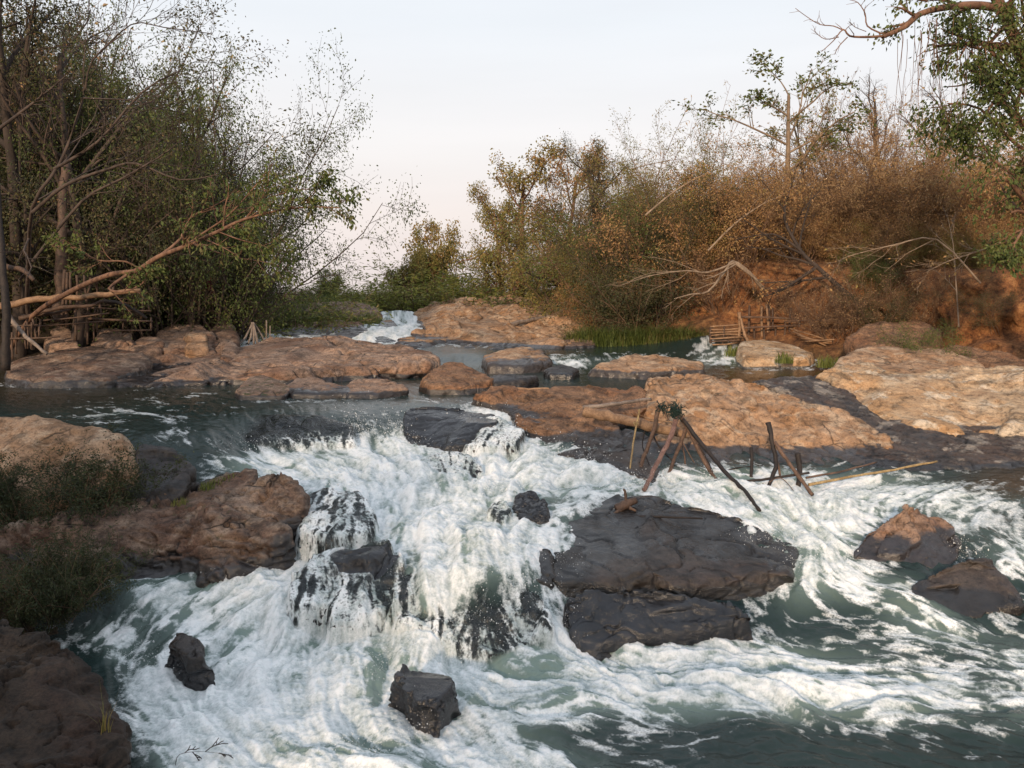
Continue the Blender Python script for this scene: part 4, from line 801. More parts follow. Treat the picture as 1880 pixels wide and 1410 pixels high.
# left bank
for a in [
 ('mixed_tree', 30, 18.8, -120, 'dark tree filling the upper left corner', 'tree', 'shady_tree', .8, None),
 ('bare_tree', 140, 18.9, -20, 'leafless tree top with fine grey twigs against the sky, upper left', 'tree', 'bare_tree', .95, None),
 ('broad_tree', 150, 19.6, 70, 'green leaved tree behind the leafless one at the upper left', 'tree', 'leafy_tree', .55, None),
 ('broad_tree', 345, 20.6, 100, 'tall tree with the green peaked top, right of the leafless tree', 'tree', 'leafy_tree', .6, None),
 ('mixed_tree', 250, 20.8, 190, 'brown green tree behind the overhanging branch', 'tree', 'shady_tree', .6, None),
 ('bare_tree', 400, 22.5, 200, 'purple brown twiggy tree right of the green peaked tree', 'tree', 'bare_tree', .55, None),
 ('mixed_tree', 350, 22.5, 260, 'olive tree in the middle of the left bank thicket', 'tree', 'shady_tree', .55, 'l_dark'),
 ('bare_tree', 440, 23, 350, 'thin twiggy tree at the right end of the left bank trees', 'tree', 'bare_tree', .45, None),
 ('mixed_tree', -60, 19.5, 60, 'dark tree cut by the left edge', 'tree', 'shady_tree', .9, None),
 ('mixed_tree', 190, 21.5, 150, 'deep shaded tree behind the stick frames', 'tree', 'shady_tree', 1.0, None),
 ('dark_shrub', 40, 20.5, 350, 'dark shrub behind the left end of the stick frames', 'bush', 'dark_shrub', 1.3, None),
 ('dark_shrub', 150, 21, 330, 'dark shrub behind the middle of the stick frames', 'bush', 'dark_shrub', 1.3, None),
 ('dark_shrub', 260, 22, 340, 'dark shrub behind the right end of the stick frames', 'bush', 'dark_shrub', 1.3, 'l_green'),
 ('dark_shrub', 320, 23.5, 400, 'green shrub left of the stick tower', 'bush', 'dark_shrub', 1.0, 'l_green'),
 ('dark_shrub', 385, 24.5, 430, 'olive shrub behind the stick tower', 'bush', 'dark_shrub', .9, None),
 ('dark_shrub', 430, 27.5, 480, 'dull green shrub right of the stick tower', 'bush', 'dark_shrub', 1.0, None),
 ('thicket_rust', 420, 30, 440, 'dusty brown shrub far behind the stick tower', 'bush', 'dry_bush', 1.0, 'l_dark'),
 ('dark_shrub', 90, 23, 300, 'dark shrub deep in the left bank thicket', 'bush', 'dark_shrub', 1.6, None),
 ('dark_shrub', 290, 26, 330, 'dark shrub far back in the left bank thicket', 'bush', 'dark_shrub', 1.1, None),
 ('dark_shrub', 10, 25, 330, 'dark shrub behind the far left trees', 'bush', 'dark_shrub', 1.8, None),
 ('dark_shrub', 210, 26, 300, 'dark shrub behind the shaded tree', 'bush', 'dark_shrub', 1.8, None),
 ('tall_thicket', 370, 21.6, 150, 'leafy green brush mass under the green peaked tree', 'bush', 'leafy_bush', .75, 'l_green'),
 ('tall_thicket', 430, 23.0, 265, 'olive brush mass right of the green peaked tree', 'bush', 'leafy_bush', .55, None),
 ('tall_thicket', 300, 21.2, 175, 'brown brush mass left of the green peaked tree', 'bush', 'leafy_bush', .8, None),
 ('low_shrub', 505, 24.5, 530, 'bright green tussock bush left of the upper stream', 'bush', 'green_tussock', 1.6, None),
 ('low_shrub', 550, 28.5, 540, 'green tussock bush behind the far tan rock', 'bush', 'green_tussock', 1.8, None),
 ('low_shrub', 460, 25, 552, 'low green bush beside the far tan boulder', 'bush', 'green_tussock', 1.5, 'l_green')]:
    at(a[0], a[1], a[2], a[3], a[4], a[5], a[6], GL, a[7], a[8])
def fill(n, us_, foot, sky, keys, label, cat, group, depth, rise, seed):
    rs = np.random.RandomState(seed)
    for k in range(n):
        u = us_[0] + (us_[1] - us_[0]) * (k + rs.rand()) / n; dd = rs.rand(); Yk = np.interp(u, *foot) + 2.3 + dd * depth; vt = np.interp(u, *sky) + (1 - dd) * rise + rs.uniform(-15, 45); kk = keys[rs.randint(len(keys))]
        at(kk[0], u, Yk, vt, label, cat, kk[2], group, kk[3] * rs.uniform(.85, 1.2), kk[1])
KR = [('thicket_rust', None, 'dry_bush', 1.15), ('feathery_dry', None, 'dry_bush', 1.15), ('feathery_dry', 'l_rust', 'dry_bush', 1.2), ('thicket_rust', 'l_dry', 'dry_bush', 1.2), ('bare_brush', None, 'dry_bush', 1.1), ('thicket_green', None, 'dry_bush', 1.1)]
fill(62, (1080, 2000), ([1000, 1100, 1300, 1540, 1880, 2000], [26.5, 25, 21, 18.6, 15.6, 14.8]), ([1050, 1150, 1250, 1350, 1450, 1550, 1650, 1750, 1880], [295, 290, 248, 285, 265, 240, 228, 250, 240]), KR, 'dry brown brush packed together on the slope of the right bank', 'bush', 'dry brush packed on the right bank slope', 7.5, 170, 3)
KL = [('tall_thicket', None, 'shady_bush', .9), ('tall_thicket', 'l_green', 'shady_bush', .8), ('bare_brush', None, 'shady_bush', 1.0), ('bare_tree', None, 'shady_bush', .8), ('tall_thicket', 'l_green', 'shady_bush', .85), ('dark_shrub', None, 'shady_bush', 1.2)]
fill(12, (1330, 1960), ([1300, 1540, 1880, 2000], [20.2, 17.4, 14.6, 13.8]), ([1330, 1900], [470, 440]), [('bare_brush', None, 'hanging_brush', 1.3), ('thicket_rust', None, 'hanging_brush', 1.3), ('bare_brush', None, 'hanging_brush', 1.2), ('thicket_rust', 'l_dark', 'hanging_brush', 1.2)], 'scraggly brush hanging over the bare orange soil face of the right bank', 'bush', 'scraggly brush on the soil face', 1.2, 50, 8)
fill(36, (-160, 315), ([-160, 0, 150, 300, 420, 500], [19.6, 20, 20.8, 22, 23.5, 26]), ([-160, 0, 100, 200, 300, 400, 470, 520], [-60, -20, 70, 150, 210, 260, 360, 440]), KL, 'shaded olive brown brush packed together on the left bank', 'bush', 'shaded brush packed on the left bank', 6, 190, 4)
GF = 'far trees and bushes beyond the waterfall'
for a in [
 ('clump_tree', 600, 50, 497, 'small far tree standing alone left of the waterfall', 'tree', 'small_tree', 1.1, 'l_green'),
 ('clump_tree', 780, 40, 412, 'far bushy tree behind the green bushes, in the gap of sky', 'tree', 'bushy_tree', .8, 'l_olive'),
 ('clump_tree', 748, 39, 462, 'thin far tree at the left side of the bushy tree', 'tree', 'small_tree', .75, 'l_olive'),
 ('low_shrub', 760, 37, 497, 'rounded bright green bush below the far bushy tree', 'bush', 'leafy_bush', 2.2, 'l_bright'),
 ('low_shrub', 825, 37, 490, 'rounded yellow green bush right of the far waterfall', 'bush', 'leafy_bush', 2.2, 'l_bright'),
 ('low_shrub', 868, 42, 494, 'blue green far bush behind the yellow green one', 'bush', 'leafy_bush', 2.0, 'l_green'),
 ('low_shrub', 680, 42, 527, 'low far bush left of the waterfall', 'bush', 'leafy_bush', 2.4, 'l_bright'),
 ('thicket_green', 620, 44, 545, 'lowest far bush behind the left far rock', 'bush', 'leafy_bush', 3.0, 'l_green'),
 ('low_shrub', 930, 34, 518, 'green bush behind the left part of the far shelf', 'bush', 'leafy_bush', 2.4, 'l_bright'),
 ('low_shrub', 990, 33.5, 515, 'green bush behind the middle of the far shelf', 'bush', 'leafy_bush', 2.2, 'l_green'),
 ('thicket_green', 730, 38, 540, 'tiny bush just above the far waterfall', 'bush', 'leafy_bush', 3.0, 'l_bright'),
 ('dark_shrub', 570, 55, 525, 'dim far bush on the skyline left of the lone small tree', 'bush', 'far_bush', 1.5, None),
 ('thicket_green', 480, 46, 500, 'dim far bush behind the left bank shrubs', 'bush', 'leafy_bush', 2.0, 'l_dark')]:
    at(a[0], a[1], a[2], a[3], a[4], a[5], a[6], GF, a[7], a[8])
fill(16, (440, 720), ([440, 720], [42, 46]), ([440, 560, 720], [505, 535, 535]), [('thicket_green', 'l_green', 'far_bush', 1.8), ('thicket_green', 'l_bright', 'far_bush', 1.8)], 'dull green far bush on the skyline beyond the waterfall', 'bush', 'far bushes on the skyline', 14, 8, 5)
# unseen trees and bushes, added to shade the near rapids from the low sun
for i, (x, y, s_, lab) in enumerate([(-4.5,-9,1.25,'nearest the path'), (-7.5,-10,1.2,'with the split trunk'), (-10.5,-8,1.2,'leaning upstream'), (-2,-12,.95,'farthest downstream'), (-9.5,-3.5,1.1,'beside the bottom left rocks'), (-12.5,-1.5,1.2,'nearest the left pool'), (-6,-6,.9,'smallest of the group')]):
    put('mixed_tree', (x, y, float(ground_z(x, y)[0])), 'unseen tree added for shade behind the viewpoint, ' + lab, 'tree', 'shady_tree', 'shade trees added behind the viewpoint', i * 1.3, s_)
put('tall_thicket', (-7.2, 2.2, .6), 'thick bush added for shade on the near left bank, just outside the photo', 'bush', 'shady_bush', None, 0, .75)
put('tall_thicket', (-6.0, -1.2, .6), 'thick bush added for shade beside the viewpoint, outside the photo on the left', 'bush', 'shady_bush', None, 2, .7)
TT('placed')
# ---------------------------------------------------------------- single limbs that read by their own shape
def limb(L): return np.array([tuple(P(*q)) for q in L])
def dense(pts, k=4):
    pts = np.asarray(pts, float); n = len(pts); out = []
    for i in range(n - 1):
        p0, p1, p2, p3 = pts[max(i - 1, 0)], pts[i], pts[i + 1], pts[min(i + 2, n - 1)]
        for s_ in range(k):
            t_ = s_ / k; out.append(.5 * (2 * p1 + (p2 - p0) * t_ + (2 * p0 - 5 * p1 + 4 * p2 - p3) * t_ ** 2 + (3 * p1 - p0 - 3 * p2 + p3) * t_ ** 3))
    out.append(pts[-1]); return np.array(out)
def finish(pl, name, label, cat, wm, lm, group=None, **kw):
    a, b, H, nm = build(pl, wm, lm, **kw); e = empty(name, (0, 0, 0)); c = np.empty(len(a.vertices) * 3, np.float32); a.vertices.foreach_get('co', c); c = c.reshape(-1, 3); k = c[c[:, 2].argmin()]; org = Vector((float(k[0]), float(k[1]), float(k[2])))
    e.location = org
    for m_, n_ in ((a, nm[0]), (b, nm[1])):
        if m_: link(n_, m_, e, -org)
    return tag(e, label, cat, group)
TW = dict(lv=[(7, .35, 45, .16, .0, 4), (5, .5, 45, .2, -.02, 3)], leaves=6, scat=.05, rmin=.0035, start=[.3, .2], lift=.1)
# the long red branch reaching over the river from the left
pl = Plant(31)
main = dense(limb([(20,640,18.2),(60,580,17),(130,535,15.2),(200,505,14.2),(250,497,13.8),(290,472,13.5),(340,452,13.2),(400,425,13.0),(450,402,12.8),(520,385,12.7),(580,380,12.6),(625,382,12.6)]))
pl.grow(main[:20], .055, .042, 2, dict(TW, leaves=0)); pl.grow(main[19:], .042, .007, 0, dict(TW, lv=[(20, .22, 45, .16, .02, 4), (6, .5, 45, .2, -.02, 3)], start=[.15, .2], leaves=9))
for L, r in [([(290,472,13.5),(330,440,13.8),(350,400,14),(390,380,14),(440,350,14)], .03), ([(300,468,13.5),(330,458,13.4),(370,430,13.4),(420,395,13.3),(470,340,13.2),(500,300,13.2)], .026), ([(400,425,13.0),(440,440,12.9),(480,450,12.8),(515,465,12.8)], .018), ([(450,402,12.8),(480,370,12.8),(540,350,12.7),(600,345,12.7)], .018), ([(520,385,12.7),(560,370,12.6),(600,330,12.6)], .014), ([(350,445,13.1),(420,470,13.1),(480,480,13.2),(520,490,13.2)], .016),
             ([(260,497,13.8),(230,480,13.6),(180,478,13.5),(140,455,13.4),(95,452,13.3)], .02), ([(240,500,13.8),(200,530,13.5),(230,535,13.4),(262,520,13.4),(270,500,13.4)], .03)]:
    pl.grow(dense(limb(L), 3), r, .006, 0, dict(TW, leaves=9))
finish(pl, 'overhanging_tree', 'tree with a long reddish branch reaching over the river from the left bank', 'tree', 'b_red', 'l_green', L=.075, W=.036, droop=.8)
# crooked pale limbs up the left thicket
pl = Plant(32)
for L, r in [([(60,640,18.2),(50,560,17.5),(52,500,16.5),(60,380,14.1),(110,300,13.9),(150,190,13.8),(170,110,13.6),(230,60,13.4)], .05), ([(100,310,13.9),(180,260,13.6),(260,170,13.4),(330,130,13.3)], .03), ([(60,390,14.1),(120,340,14),(200,310,13.9),(250,300,13.8),(330,330,13.6),(400,320,13.5)], .035), ([(60,480,14.3),(150,370,14),(220,330,13.8),(290,290,13.6),(330,260,13.5)], .03), ([(-20,250,13.8),(60,190,13.6),(120,140,13.5)], .035), ([(150,180,13.8),(250,185,13.6),(290,200,13.5),(330,180,13.4)], .018), ([(170,110,13.6),(240,45,13.4),(300,50,13.2),(390,62,13.0)], .014)]:
    pl.grow(dense(limb(L), 3), r, .008, 0, dict(TW, lv=[(9, .32, 45, .16, .02, 5), (6, .5, 42, .2, 0, 4)], leaves=.8))
finish(pl, 'crooked_tree', 'crooked grey tree with sweeping bare limbs at the upper left', 'tree', 'b_grey', 'l_dark', L=.08, W=.04)
# vine hung tree at the upper right, near the camera
pl = Plant(33)
TV = dict(lv=[(7, .4, 50, .16, -.02, 4), (6, .5, 45, .2, -.05, 3)], leaves=11, scat=.08, rmin=.0035, start=[.2, .1], lift=0)
pl.grow(dense(limb([(1960,690,14.2),(1940,480,14.0),(1920,300,13.8),(1890,150,13.6),(1850,40,13.4),(1800,-60,13.2)]), 3), .17, .08, 0, TV)
for L, r in [([(1860,20,13.4),(1800,10,13.2),(1745,12,13.0),(1690,25,12.8),(1660,50,12.7),(1620,68,12.6)], .075), ([(1750,-40,13),(1700,0,12.9),(1660,-20,12.8),(1600,-40,12.6)], .03)]:
    pl.grow(dense(limb(L), 3), r, .035, 0, dict(TV, lv=[(5, .22, 60, .16, -.05, 4), (5, .5, 45, .2, -.05, 3)], leaves=9))
for L, r in [([(1625,66,12.6),(1590,68,12.6),(1560,66,12.6),(1548,54,12.6),(1530,75,12.6),(1508,95,12.6)], .022), ([(1618,62,12.6),(1592,48,12.6),(1588,25,12.6),(1575,5,12.6),(1560,0,12.6)], .018), ([(1556,68,12.6),(1540,85,12.6),(1532,100,12.6)], .010), ([(1548,56,12.6),(1530,48,12.6),(1505,45,12.6),(1480,30,12.6),(1460,15,12.6)], .012), ([(1540,68,12.6),(1515,72,12.6),(1498,60,12.6),(1495,52,12.6)], .009), ([(1590,58,12.6),(1570,50,12.5),(1560,40,12.4)], .008)]:
    pl.grow(dense(limb(L), 3), r, .005, 0, dict(lv=[(6, .3, 45, .2, .02, 4)], leaves=0, rmin=.0035, start=[.3]))
for L in [[(1920,300,13.8),(1860,260,13.3),(1800,200,13),(1740,190,12.8)], [(1900,200,13.6),(1840,120,13),(1790,70,12.7),(1760,110,12.6)], [(1880,120,13.5),(1830,180,12.9),(1790,240,12.7)], [(1930,400,13.9),(1870,330,13.2),(1820,290,12.9),(1790,240,12.8)], [(1850,40,13.4),(1800,90,12.8),(1750,60,12.6)], [(1930,400,13.9),(1880,420,13.3),(1850,480,13.1)], [(1900,180,13.6),(1870,90,13),(1860,20,12.8)], [(1920,300,13.8),(1870,210,13.1),(1850,150,12.9)]]:
    pl.grow(dense(limb(L), 3), .035, .012, 0, dict(TV, lv=[(10, .36, 60, .18, -.06, 4), (6, .5, 50, .2, -.1, 3)], leaves=20))
for k in range(46):
    u = RS.choice([1655, 1690, 1705, 1716, 1722, 1728, 1740, 1760, 1790]) + RS.normal() * 9; v0 = 25 + RS.rand() * 40 + max(0, 1690 - u) * .6; p = np.array(tuple(P(u, v0, 12.8 + RS.normal() * .15)))
    pl.add(wander(p, (RS.normal() * .08, RS.normal() * .08, -1), RS.uniform(.5, 1.7), 7, .06, -.08, pl.r), .0055, .0035)
finish(pl, 'vine_hung_tree', 'big tree at the upper right with a bent bare branch and hanging vines', 'tree', 'b_red', 'l_green', L=.07, W=.038, droop=.8)
# bare pale branches lying in front of the right bank
def branches(seed, name, label, Ls, wm='b_pale', n=6, lv=0.0):
    pl = Plant(seed)
    for L, r in Ls: pl.grow(dense(limb(L), 3), r, r * .25, 0, dict(lv=[(n, .35, 35, .14, -.02, 4), (4, .5, 35, .18, 0, 3)], leaves=lv, rmin=.004, start=[.25, .2], lift=.05))
    finish(pl, name, label, 'branch', wm, 'l_rust', L=.07, W=.035)
branches(41, 'fallen_branch', 'forked pale fallen branch leaning down beside the stick pen', [([(1400,530,20.6),(1375,500,20.5),(1345,480,20.4),(1330,500,20.2),(1300,535,20.0),(1270,540,19.9),(1240,548,19.8)], .05), ([(1350,482,20.4),(1300,500,20.0),(1260,497,19.8),(1200,505,19.6),(1150,520,19.4)], .03), ([(1345,480,20.4),(1390,515,20.5),(1410,540,20.6)], .04)])
branches(42, 'dead_branch', 'long pale dead branch slanting up across the middle of the right bank', [([(1300,460,21.6),(1350,410,21.5),(1400,375,21.4),(1450,350,21.3),(1460,320,21.3),(1520,295,21.2)], .03), ([(1185,395,22),(1240,350,21.9),(1290,322,21.9),(1310,320,21.8),(1325,345,21.8)], .03), ([(1160,310,22.4),(1200,300,22.3),(1260,290,22.2)], .02)])
branches(43, 'dead_branch', 'thin grey branches fanning over the right bank soil', [([(1800,520,16.5),(1720,440,16.6),(1640,450,16.8),(1560,470,17),(1540,480,17)], .022), ([(1880,430,16),(1800,460,16.2),(1740,480,16.5),(1700,500,16.7)], .022), ([(1760,600,16.5),(1755,520,16.6),(1750,450,16.8),(1740,400,17)], .02)], n=8, lv=1.)
branches(44, 'fallen_tree', 'dark trunk leaning to the left across the bare soil patch', [([(1650,600,21),(1580,560,20),(1500,490,20.2),(1470,460,20.4),(1440,400,20.8),(1450,350,21)], .09), ([(1500,490,20.2),(1440,530,20),(1400,545,19.9)], .05), ([(1470,460,20.4),(1420,430,20.6),(1350,440,20.8)], .04)], 'b_dark', n=7, lv=2.)
branches(45, 'bare_twigs', 'dry twig stuck in the foam at the bottom edge', [([(322,1405,.02),(330,1385,5.15),(370,1380,5.2),(425,1386,5.2)], .003)], 'b_dark', n=4)
branches(46, 'bare_twigs', 'thin dry twigs growing on the low rock chain', [([(622,712,13.6),(618,690,13.6),(612,680,13.6)], .006), ([(625,712,13.6),(630,690,13.6),(632,682,13.6)], .006)], 'b_dark', n=3)
TT('features')
# ---------------------------------------------------------------- grass
def grass(name, label, cat, spots, h, mat, w=.006, group=None, kind=None, lean=.35, hp=None):
    """spots: (centre x, y, z, radius, blades)"""
    Vs, tn = [], []
    for (x, y, z0, rad, n) in spots:
        a = RS.uniform(0, 6.283, n); rr = rad * np.sqrt(RS.rand(n)); bx, by = x + rr * np.cos(a), y + rr * np.sin(a)
        bz = np.full(n, z0); hh = h * RS.uniform(.4, 1.2, n) * (1.1 - .5 * (rr / rad) ** 2)
        ld = RS.uniform(0, 6.283, n); le = hh * lean * RS.uniform(.2, 1.6, n); wx, wy = np.cos(ld + 1.57) * w, np.sin(ld + 1.57) * w
        b0 = np.stack([bx, by, bz], 1); wv = np.stack([wx, wy, 0 * wx], 1)
        m_ = b0 + np.stack([np.cos(ld) * le * .35, np.sin(ld) * le * .35, hh * .6], 1); t_ = b0 + np.stack([np.cos(ld) * le, np.sin(ld) * le, hh * (1 - .25 * RS.rand(n))], 1)
        Vs.append(np.stack([b0 - wv, b0 + wv, m_ + wv * .8, m_ - wv * .8, t_], 1)); tn.append(np.repeat(RS.rand(n), 5))
    V = np.concatenate(Vs); n = len(V); i = np.arange(n)[:, None] * 5; V = V.reshape(-1, 3); org = np.array([V[:, 0].mean(), V[:, 1].mean(), V[:, 2].min()])
    me = mk_mesh(name, V - org, i + np.array([0, 1, 2, 3]), i + np.array([3, 2, 4]), smooth=False, attrs={'tint': np.concatenate(tn)}, mats=[M[mat]])
    return tag(link(name, me, None, org), label, cat, group, kind)
def gs(L, n, rad, dz=0):
    out = []
    for (u, v, d) in L: p = P(u, v, d); out.append((p.x, p.y, p.z + dz, rad, n))
    return out
GW = 'dark leafy weeds on the near left bank'
for i, (u, v, d, h, lab) in enumerate([(15,960,8.25,.45,'below the left part of the tan boulder'),(85,965,8.2,.5,'in the hollow under the tan boulder'),(150,950,8.25,.62,'against the front of the tan boulder'),(205,935,8.3,.62,'at the right foot of the tan boulder'),(45,905,8.6,.35,'half way up the tan boulder'),(175,900,8.5,.5,'covering the right side of the tan boulder'),(-40,940,8.2,.6,'cut by the left edge above the outcrop'),
  (40,1075,6.95,.45,'at the left edge below the outcrop'),(100,1095,6.85,.55,'tallest on the low left shore'),(165,1085,6.9,.4,'beside the white water at the outcrop foot'),(130,1040,7.1,.38,'creeping onto the outcrop'),(0,1120,6.7,.5,'over the bottom left rock'),(75,1130,6.7,.4,'between outcrop and bottom left rock')]):
    p_ = P(u, v, d); h *= 1.15; s_ = h / 1.3; put('low_shrub' if i % 3 else 'dark_shrub', (p_.x, p_.y, p_.z - .12), 'dark leafy weed ' + lab, 'weed', 'leafy_weed', GW, i * 1.1, s_ if i % 3 else h / 2.4, 'l_dgrass')
grass('rock_grass', 'small green tufts in the cracks on top of the brown outcrop', 'grass', gs([(400,885,8.75),(425,880,8.8),(380,895,8.6),(215,945,8.25),(240,948,8.2),(195,942,8.25),(330,925,8.3)], 90, .09, -.02), .10, 'l_grass', .0035, kind='stuff')
grass('reed_strip', 'strip of dark green grass along the far right water edge', 'grass', gs([(1055+12*k, 634-(k%2)*5, 22.0-(k%3)*.25) for k in range(21)], 420, .42, -.1), .60, 'l_green', .009, kind='stuff', lean=.7)
grass('reed_strip', 'green grass tufts on the far rock left of the waterfall', 'grass', gs([(635,592,27.8),(655,594,27.6),(680,592,27.8),(600,592,28),(580,592,28),(560,595,28)], 260, .4, -.1), .5, 'l_grass', .012, kind='stuff')
grass('meadow_grass', 'tall grass on the skyline beyond the far rocks', 'grass', gs([(560+17*k, 566, 38+ (k % 4)) for k in range(28)], 260, .9, -.2), 1.0, 'l_grass', .02, kind='stuff')
grass('reed_strip', 'short green grass beside the stick pen', 'grass', gs([(1345,648,19.6),(1360,648,19.6),(1440,660,17.5),(1530,668,17.2),(1515,668,17.2)], 130, .2, -.08), .3, 'l_grass', .008, kind='stuff')
grass('weed', 'tall flowering weed at the bottom left in front of the dark rock', 'plant', gs([(190,1380,4.95),(196,1385,4.95)], 14, .03, 0), .42, 'l_olive', .003, lean=.25)
TT('grass')
# ---------------------------------------------------------------- poles, frames, logs
def wood_mat(name, a, b, ring=False):
    t = NT(name); co = t.n('ShaderNodeTexCoord').outputs['Object']; n = t.noise(co, 9, 6, .7); n2 = t.noise(co, 60, 3, .7)
    c = t.mix(.6, t.ramp(n, [(.35, a), (.62, b)]), t.ramp(n2, [(.35, .35), (.55, 1)]), 'MULTIPLY'); bmp_ = t.n('ShaderNodeBump', Height=t.math('ADD', n, t.math('MULTIPLY', n2, .3)), Distance=.01, Strength=.8)
    p = t.n('ShaderNodeBsdfPrincipled', Base_Color=c, Roughness=.7, Normal=bmp_.outputs[0]); t.link(p.outputs[0], t.out.inputs[0]); return t.m
M['w_tan'] = wood_mat('weathered tan pole', (.17,.095,.05), (.36,.22,.125)); M['w_brown'] = wood_mat('brown bark pole', (.06,.035,.024), (.17,.10,.065)); M['w_dark'] = wood_mat('blackened wet wood', (.010,.008,.008), (.035,.024,.02))
M['w_red'] = wood_mat('reddish bark pole', (.12,.06,.045), (.27,.16,.13)); M['w_grey'] = wood_mat('grey driftwood', (.12,.095,.08), (.30,.24,.20)); M['w_bamboo'] = wood_mat('yellow bamboo', (.26,.17,.07), (.46,.33,.16)); M['w_shade'] = wood_mat('shaded brown wood', (.045,.028,.019), (.12,.07,.046))  # w_shade is the brown pole with shade put into its colour
t = NT('green twine'); p = t.n('ShaderNodeBsdfPrincipled', Base_Color=(.012, .032, .026, 1), Roughness=.8); t.link(p.outputs[0], t.out.inputs[0]); M['twine'] = t.m
t = NT('red cloth'); p = t.n('ShaderNodeBsdfPrincipled', Base_Color=(.16, .015, .02, 1), Roughness=.9); t.link(p.outputs[0], t.out.inputs[0]); M['red'] = t.m
def pole_mesh(pts, r0, r1, ns=10, knob=.12, nodes=0, seed=0, k=5):
    rs = np.random.RandomState(seed + 900); A = dense(pts, k); n = len(A); L = np.linalg.norm(A[-1] - A[0]); A[1:-1] += rs.normal(size=(n - 2, 3)) * min(r0 * .16, L * .006)
    T = np.gradient(A, axis=0); T /= np.linalg.norm(T, axis=1)[:, None]; ref = np.array([.3, .9, .25]); B = np.cross(T, ref); B /= np.linalg.norm(B, axis=1)[:, None]; N_ = np.cross(B, T)
    R = np.linspace(r0, r1, n) * (1 + rs.normal(size=n) * knob * .5); R = R[:, None] * (1 + rs.normal(size=(n, ns)) * knob * .4)
    if nodes: R = R * (1 + .14 * (np.arange(n) % nodes == 0))[:, None]
    an = np.arange(ns) / ns * 6.2832; V = A[:, None] + R[:, :, None] * (B[:, None] * np.cos(an)[None, :, None] + N_[:, None] * np.sin(an)[None, :, None])
    i = np.arange(n - 1)[:, None] * ns + np.arange(ns)[None]; j = i - np.arange(ns) + (np.arange(ns) + 1) % ns; Q = np.stack([i, j, j + ns, i + ns], -1).reshape(-1, 4)
    V = V.reshape(-1, 3); V = np.concatenate([V, A[:1], A[-1:]]); m_ = n * ns; a = np.arange(ns); T3 = np.concatenate([np.stack([(a + 1) % ns, a, np.full(ns, m_)], 1), np.stack([m_ - ns + a, m_ - ns + (a + 1) % ns, np.full(ns, m_ + 1)], 1)])
    return V, Q, T3
_pc = [0]
def pole(name, L, r0, r1, mat, parent=None, label=None, cat=None, group=None, **kw):
    _pc[0] += 1; V, Q, T3 = pole_mesh(limb(L), r0, r1, seed=_pc[0], **kw); org = np.zeros(3) if parent is None else np.array(parent.location)
    if parent is None: org = V[V[:, 2].argmin()]
    o = link(name, mk_mesh(name, V - org, Q, T3, mats=[M[mat]]), parent, (0, 0, 0) if parent else org)
    return tag(o, label, cat, group)
# the leaning pole frame at the falls (hub near 1240,765 at ~10.2 m)
fr = empty('leaning_poles', P(1240, 880, 9.9)); tag(fr, 'rough frame of leaning poles tied with dark green twine, standing in the foam', 'frame')
for nm, L, r0, r1, mt in [
 ('thick_log', [(1072,755,10.9),(1130,768,10.75),(1190,782,10.55),(1262,797,10.35)], .072, .060, 'w_tan'),
 ('pole', [(1243,762,10.2),(1228,810,9.95),(1205,855,9.7),(1182,900,9.4)], .040, .034, 'w_red'),
 ('pole', [(1210,745,10.4),(1200,790,10.3),(1178,850,10.1),(1172,872,10.0)], .036, .03, 'w_brown'),
 ('pole', [(1262,780,10.3),(1243,830,10.1),(1222,885,9.8)], .030, .026, 'w_brown'),
 ('pole', [(1250,765,10.25),(1275,810,10.1),(1300,860,9.9),(1328,895,9.6)], .040, .03, 'w_brown'),
 ('pole', [(1253,770,10.2),(1292,820,9.95),(1335,870,9.5),(1370,905,9.1),(1395,938,8.75)], .034, .026, 'w_dark'),
 ('pole', [(1282,815,10.15),(1300,850,10.0),(1316,888,9.8)], .020, .016, 'w_dark'),
 ('stake', [(1174,752,10.35),(1165,800,10.2),(1155,875,9.9)], .016, .013, 'w_bamboo'),
 ('stake', [(1190,775,10.6),(1210,820,10.4),(1240,850,10.2)], .014, .012, 'w_dark'),
 ('stake', [(1250,800,10.5),(1257,840,10.3),(1262,880,10.1)], .014, .012, 'w_brown'),
 ('stake', [(1168,758,10.3),(1195,770,10.4),(1240,775,10.3)], .009, .008, 'w_tan'),
 ('stake', [(1206,735,10.5),(1240,790,10.3),(1275,850,10.1)], .010, .008, 'w_brown'),
 ('crossbar', [(1280,890,9.85),(1340,862,10.1),(1400,855,10.2)], .012, .010, 'w_dark'),
 ('stake', [(1185,785,10.6),(1180,820,10.4),(1195,860,10.1)], .012, .010, 'w_dark')]:
    k_ = 1 if nm == 'thick_log' else .78; pole(nm, L, r0 * k_, r1 * k_, mt, fr)
def twine(u, v, d, r, n, parent, name='twine_wrap', mat='twine'):
    pl = Plant(int(u)); c = np.array(tuple(P(u, v, d)))
    for k in range(n):
        q = c + RS.normal(size=3) * r * .4; pl.add(wander(q, RS.normal(size=3), r * 3, 8, .8, 0, pl.r), .006, .005)
    V, Q = pl.wood(); link(name, mk_mesh(name, V - np.array(parent.location), Q, mats=[M[mat]]), parent)
twine(1240, 754, 10.15, .055, 90, fr); twine(1215, 748, 10.35, .05, 24, fr); twine(1166, 778, 10.25, .02, 8, fr, mat='w_bamboo')
fs = empty('stake_row', P(1420, 880, 9.6)); tag(fs, 'broken black stakes crossed by thin bars, right of the leaning pole frame', 'stakes')
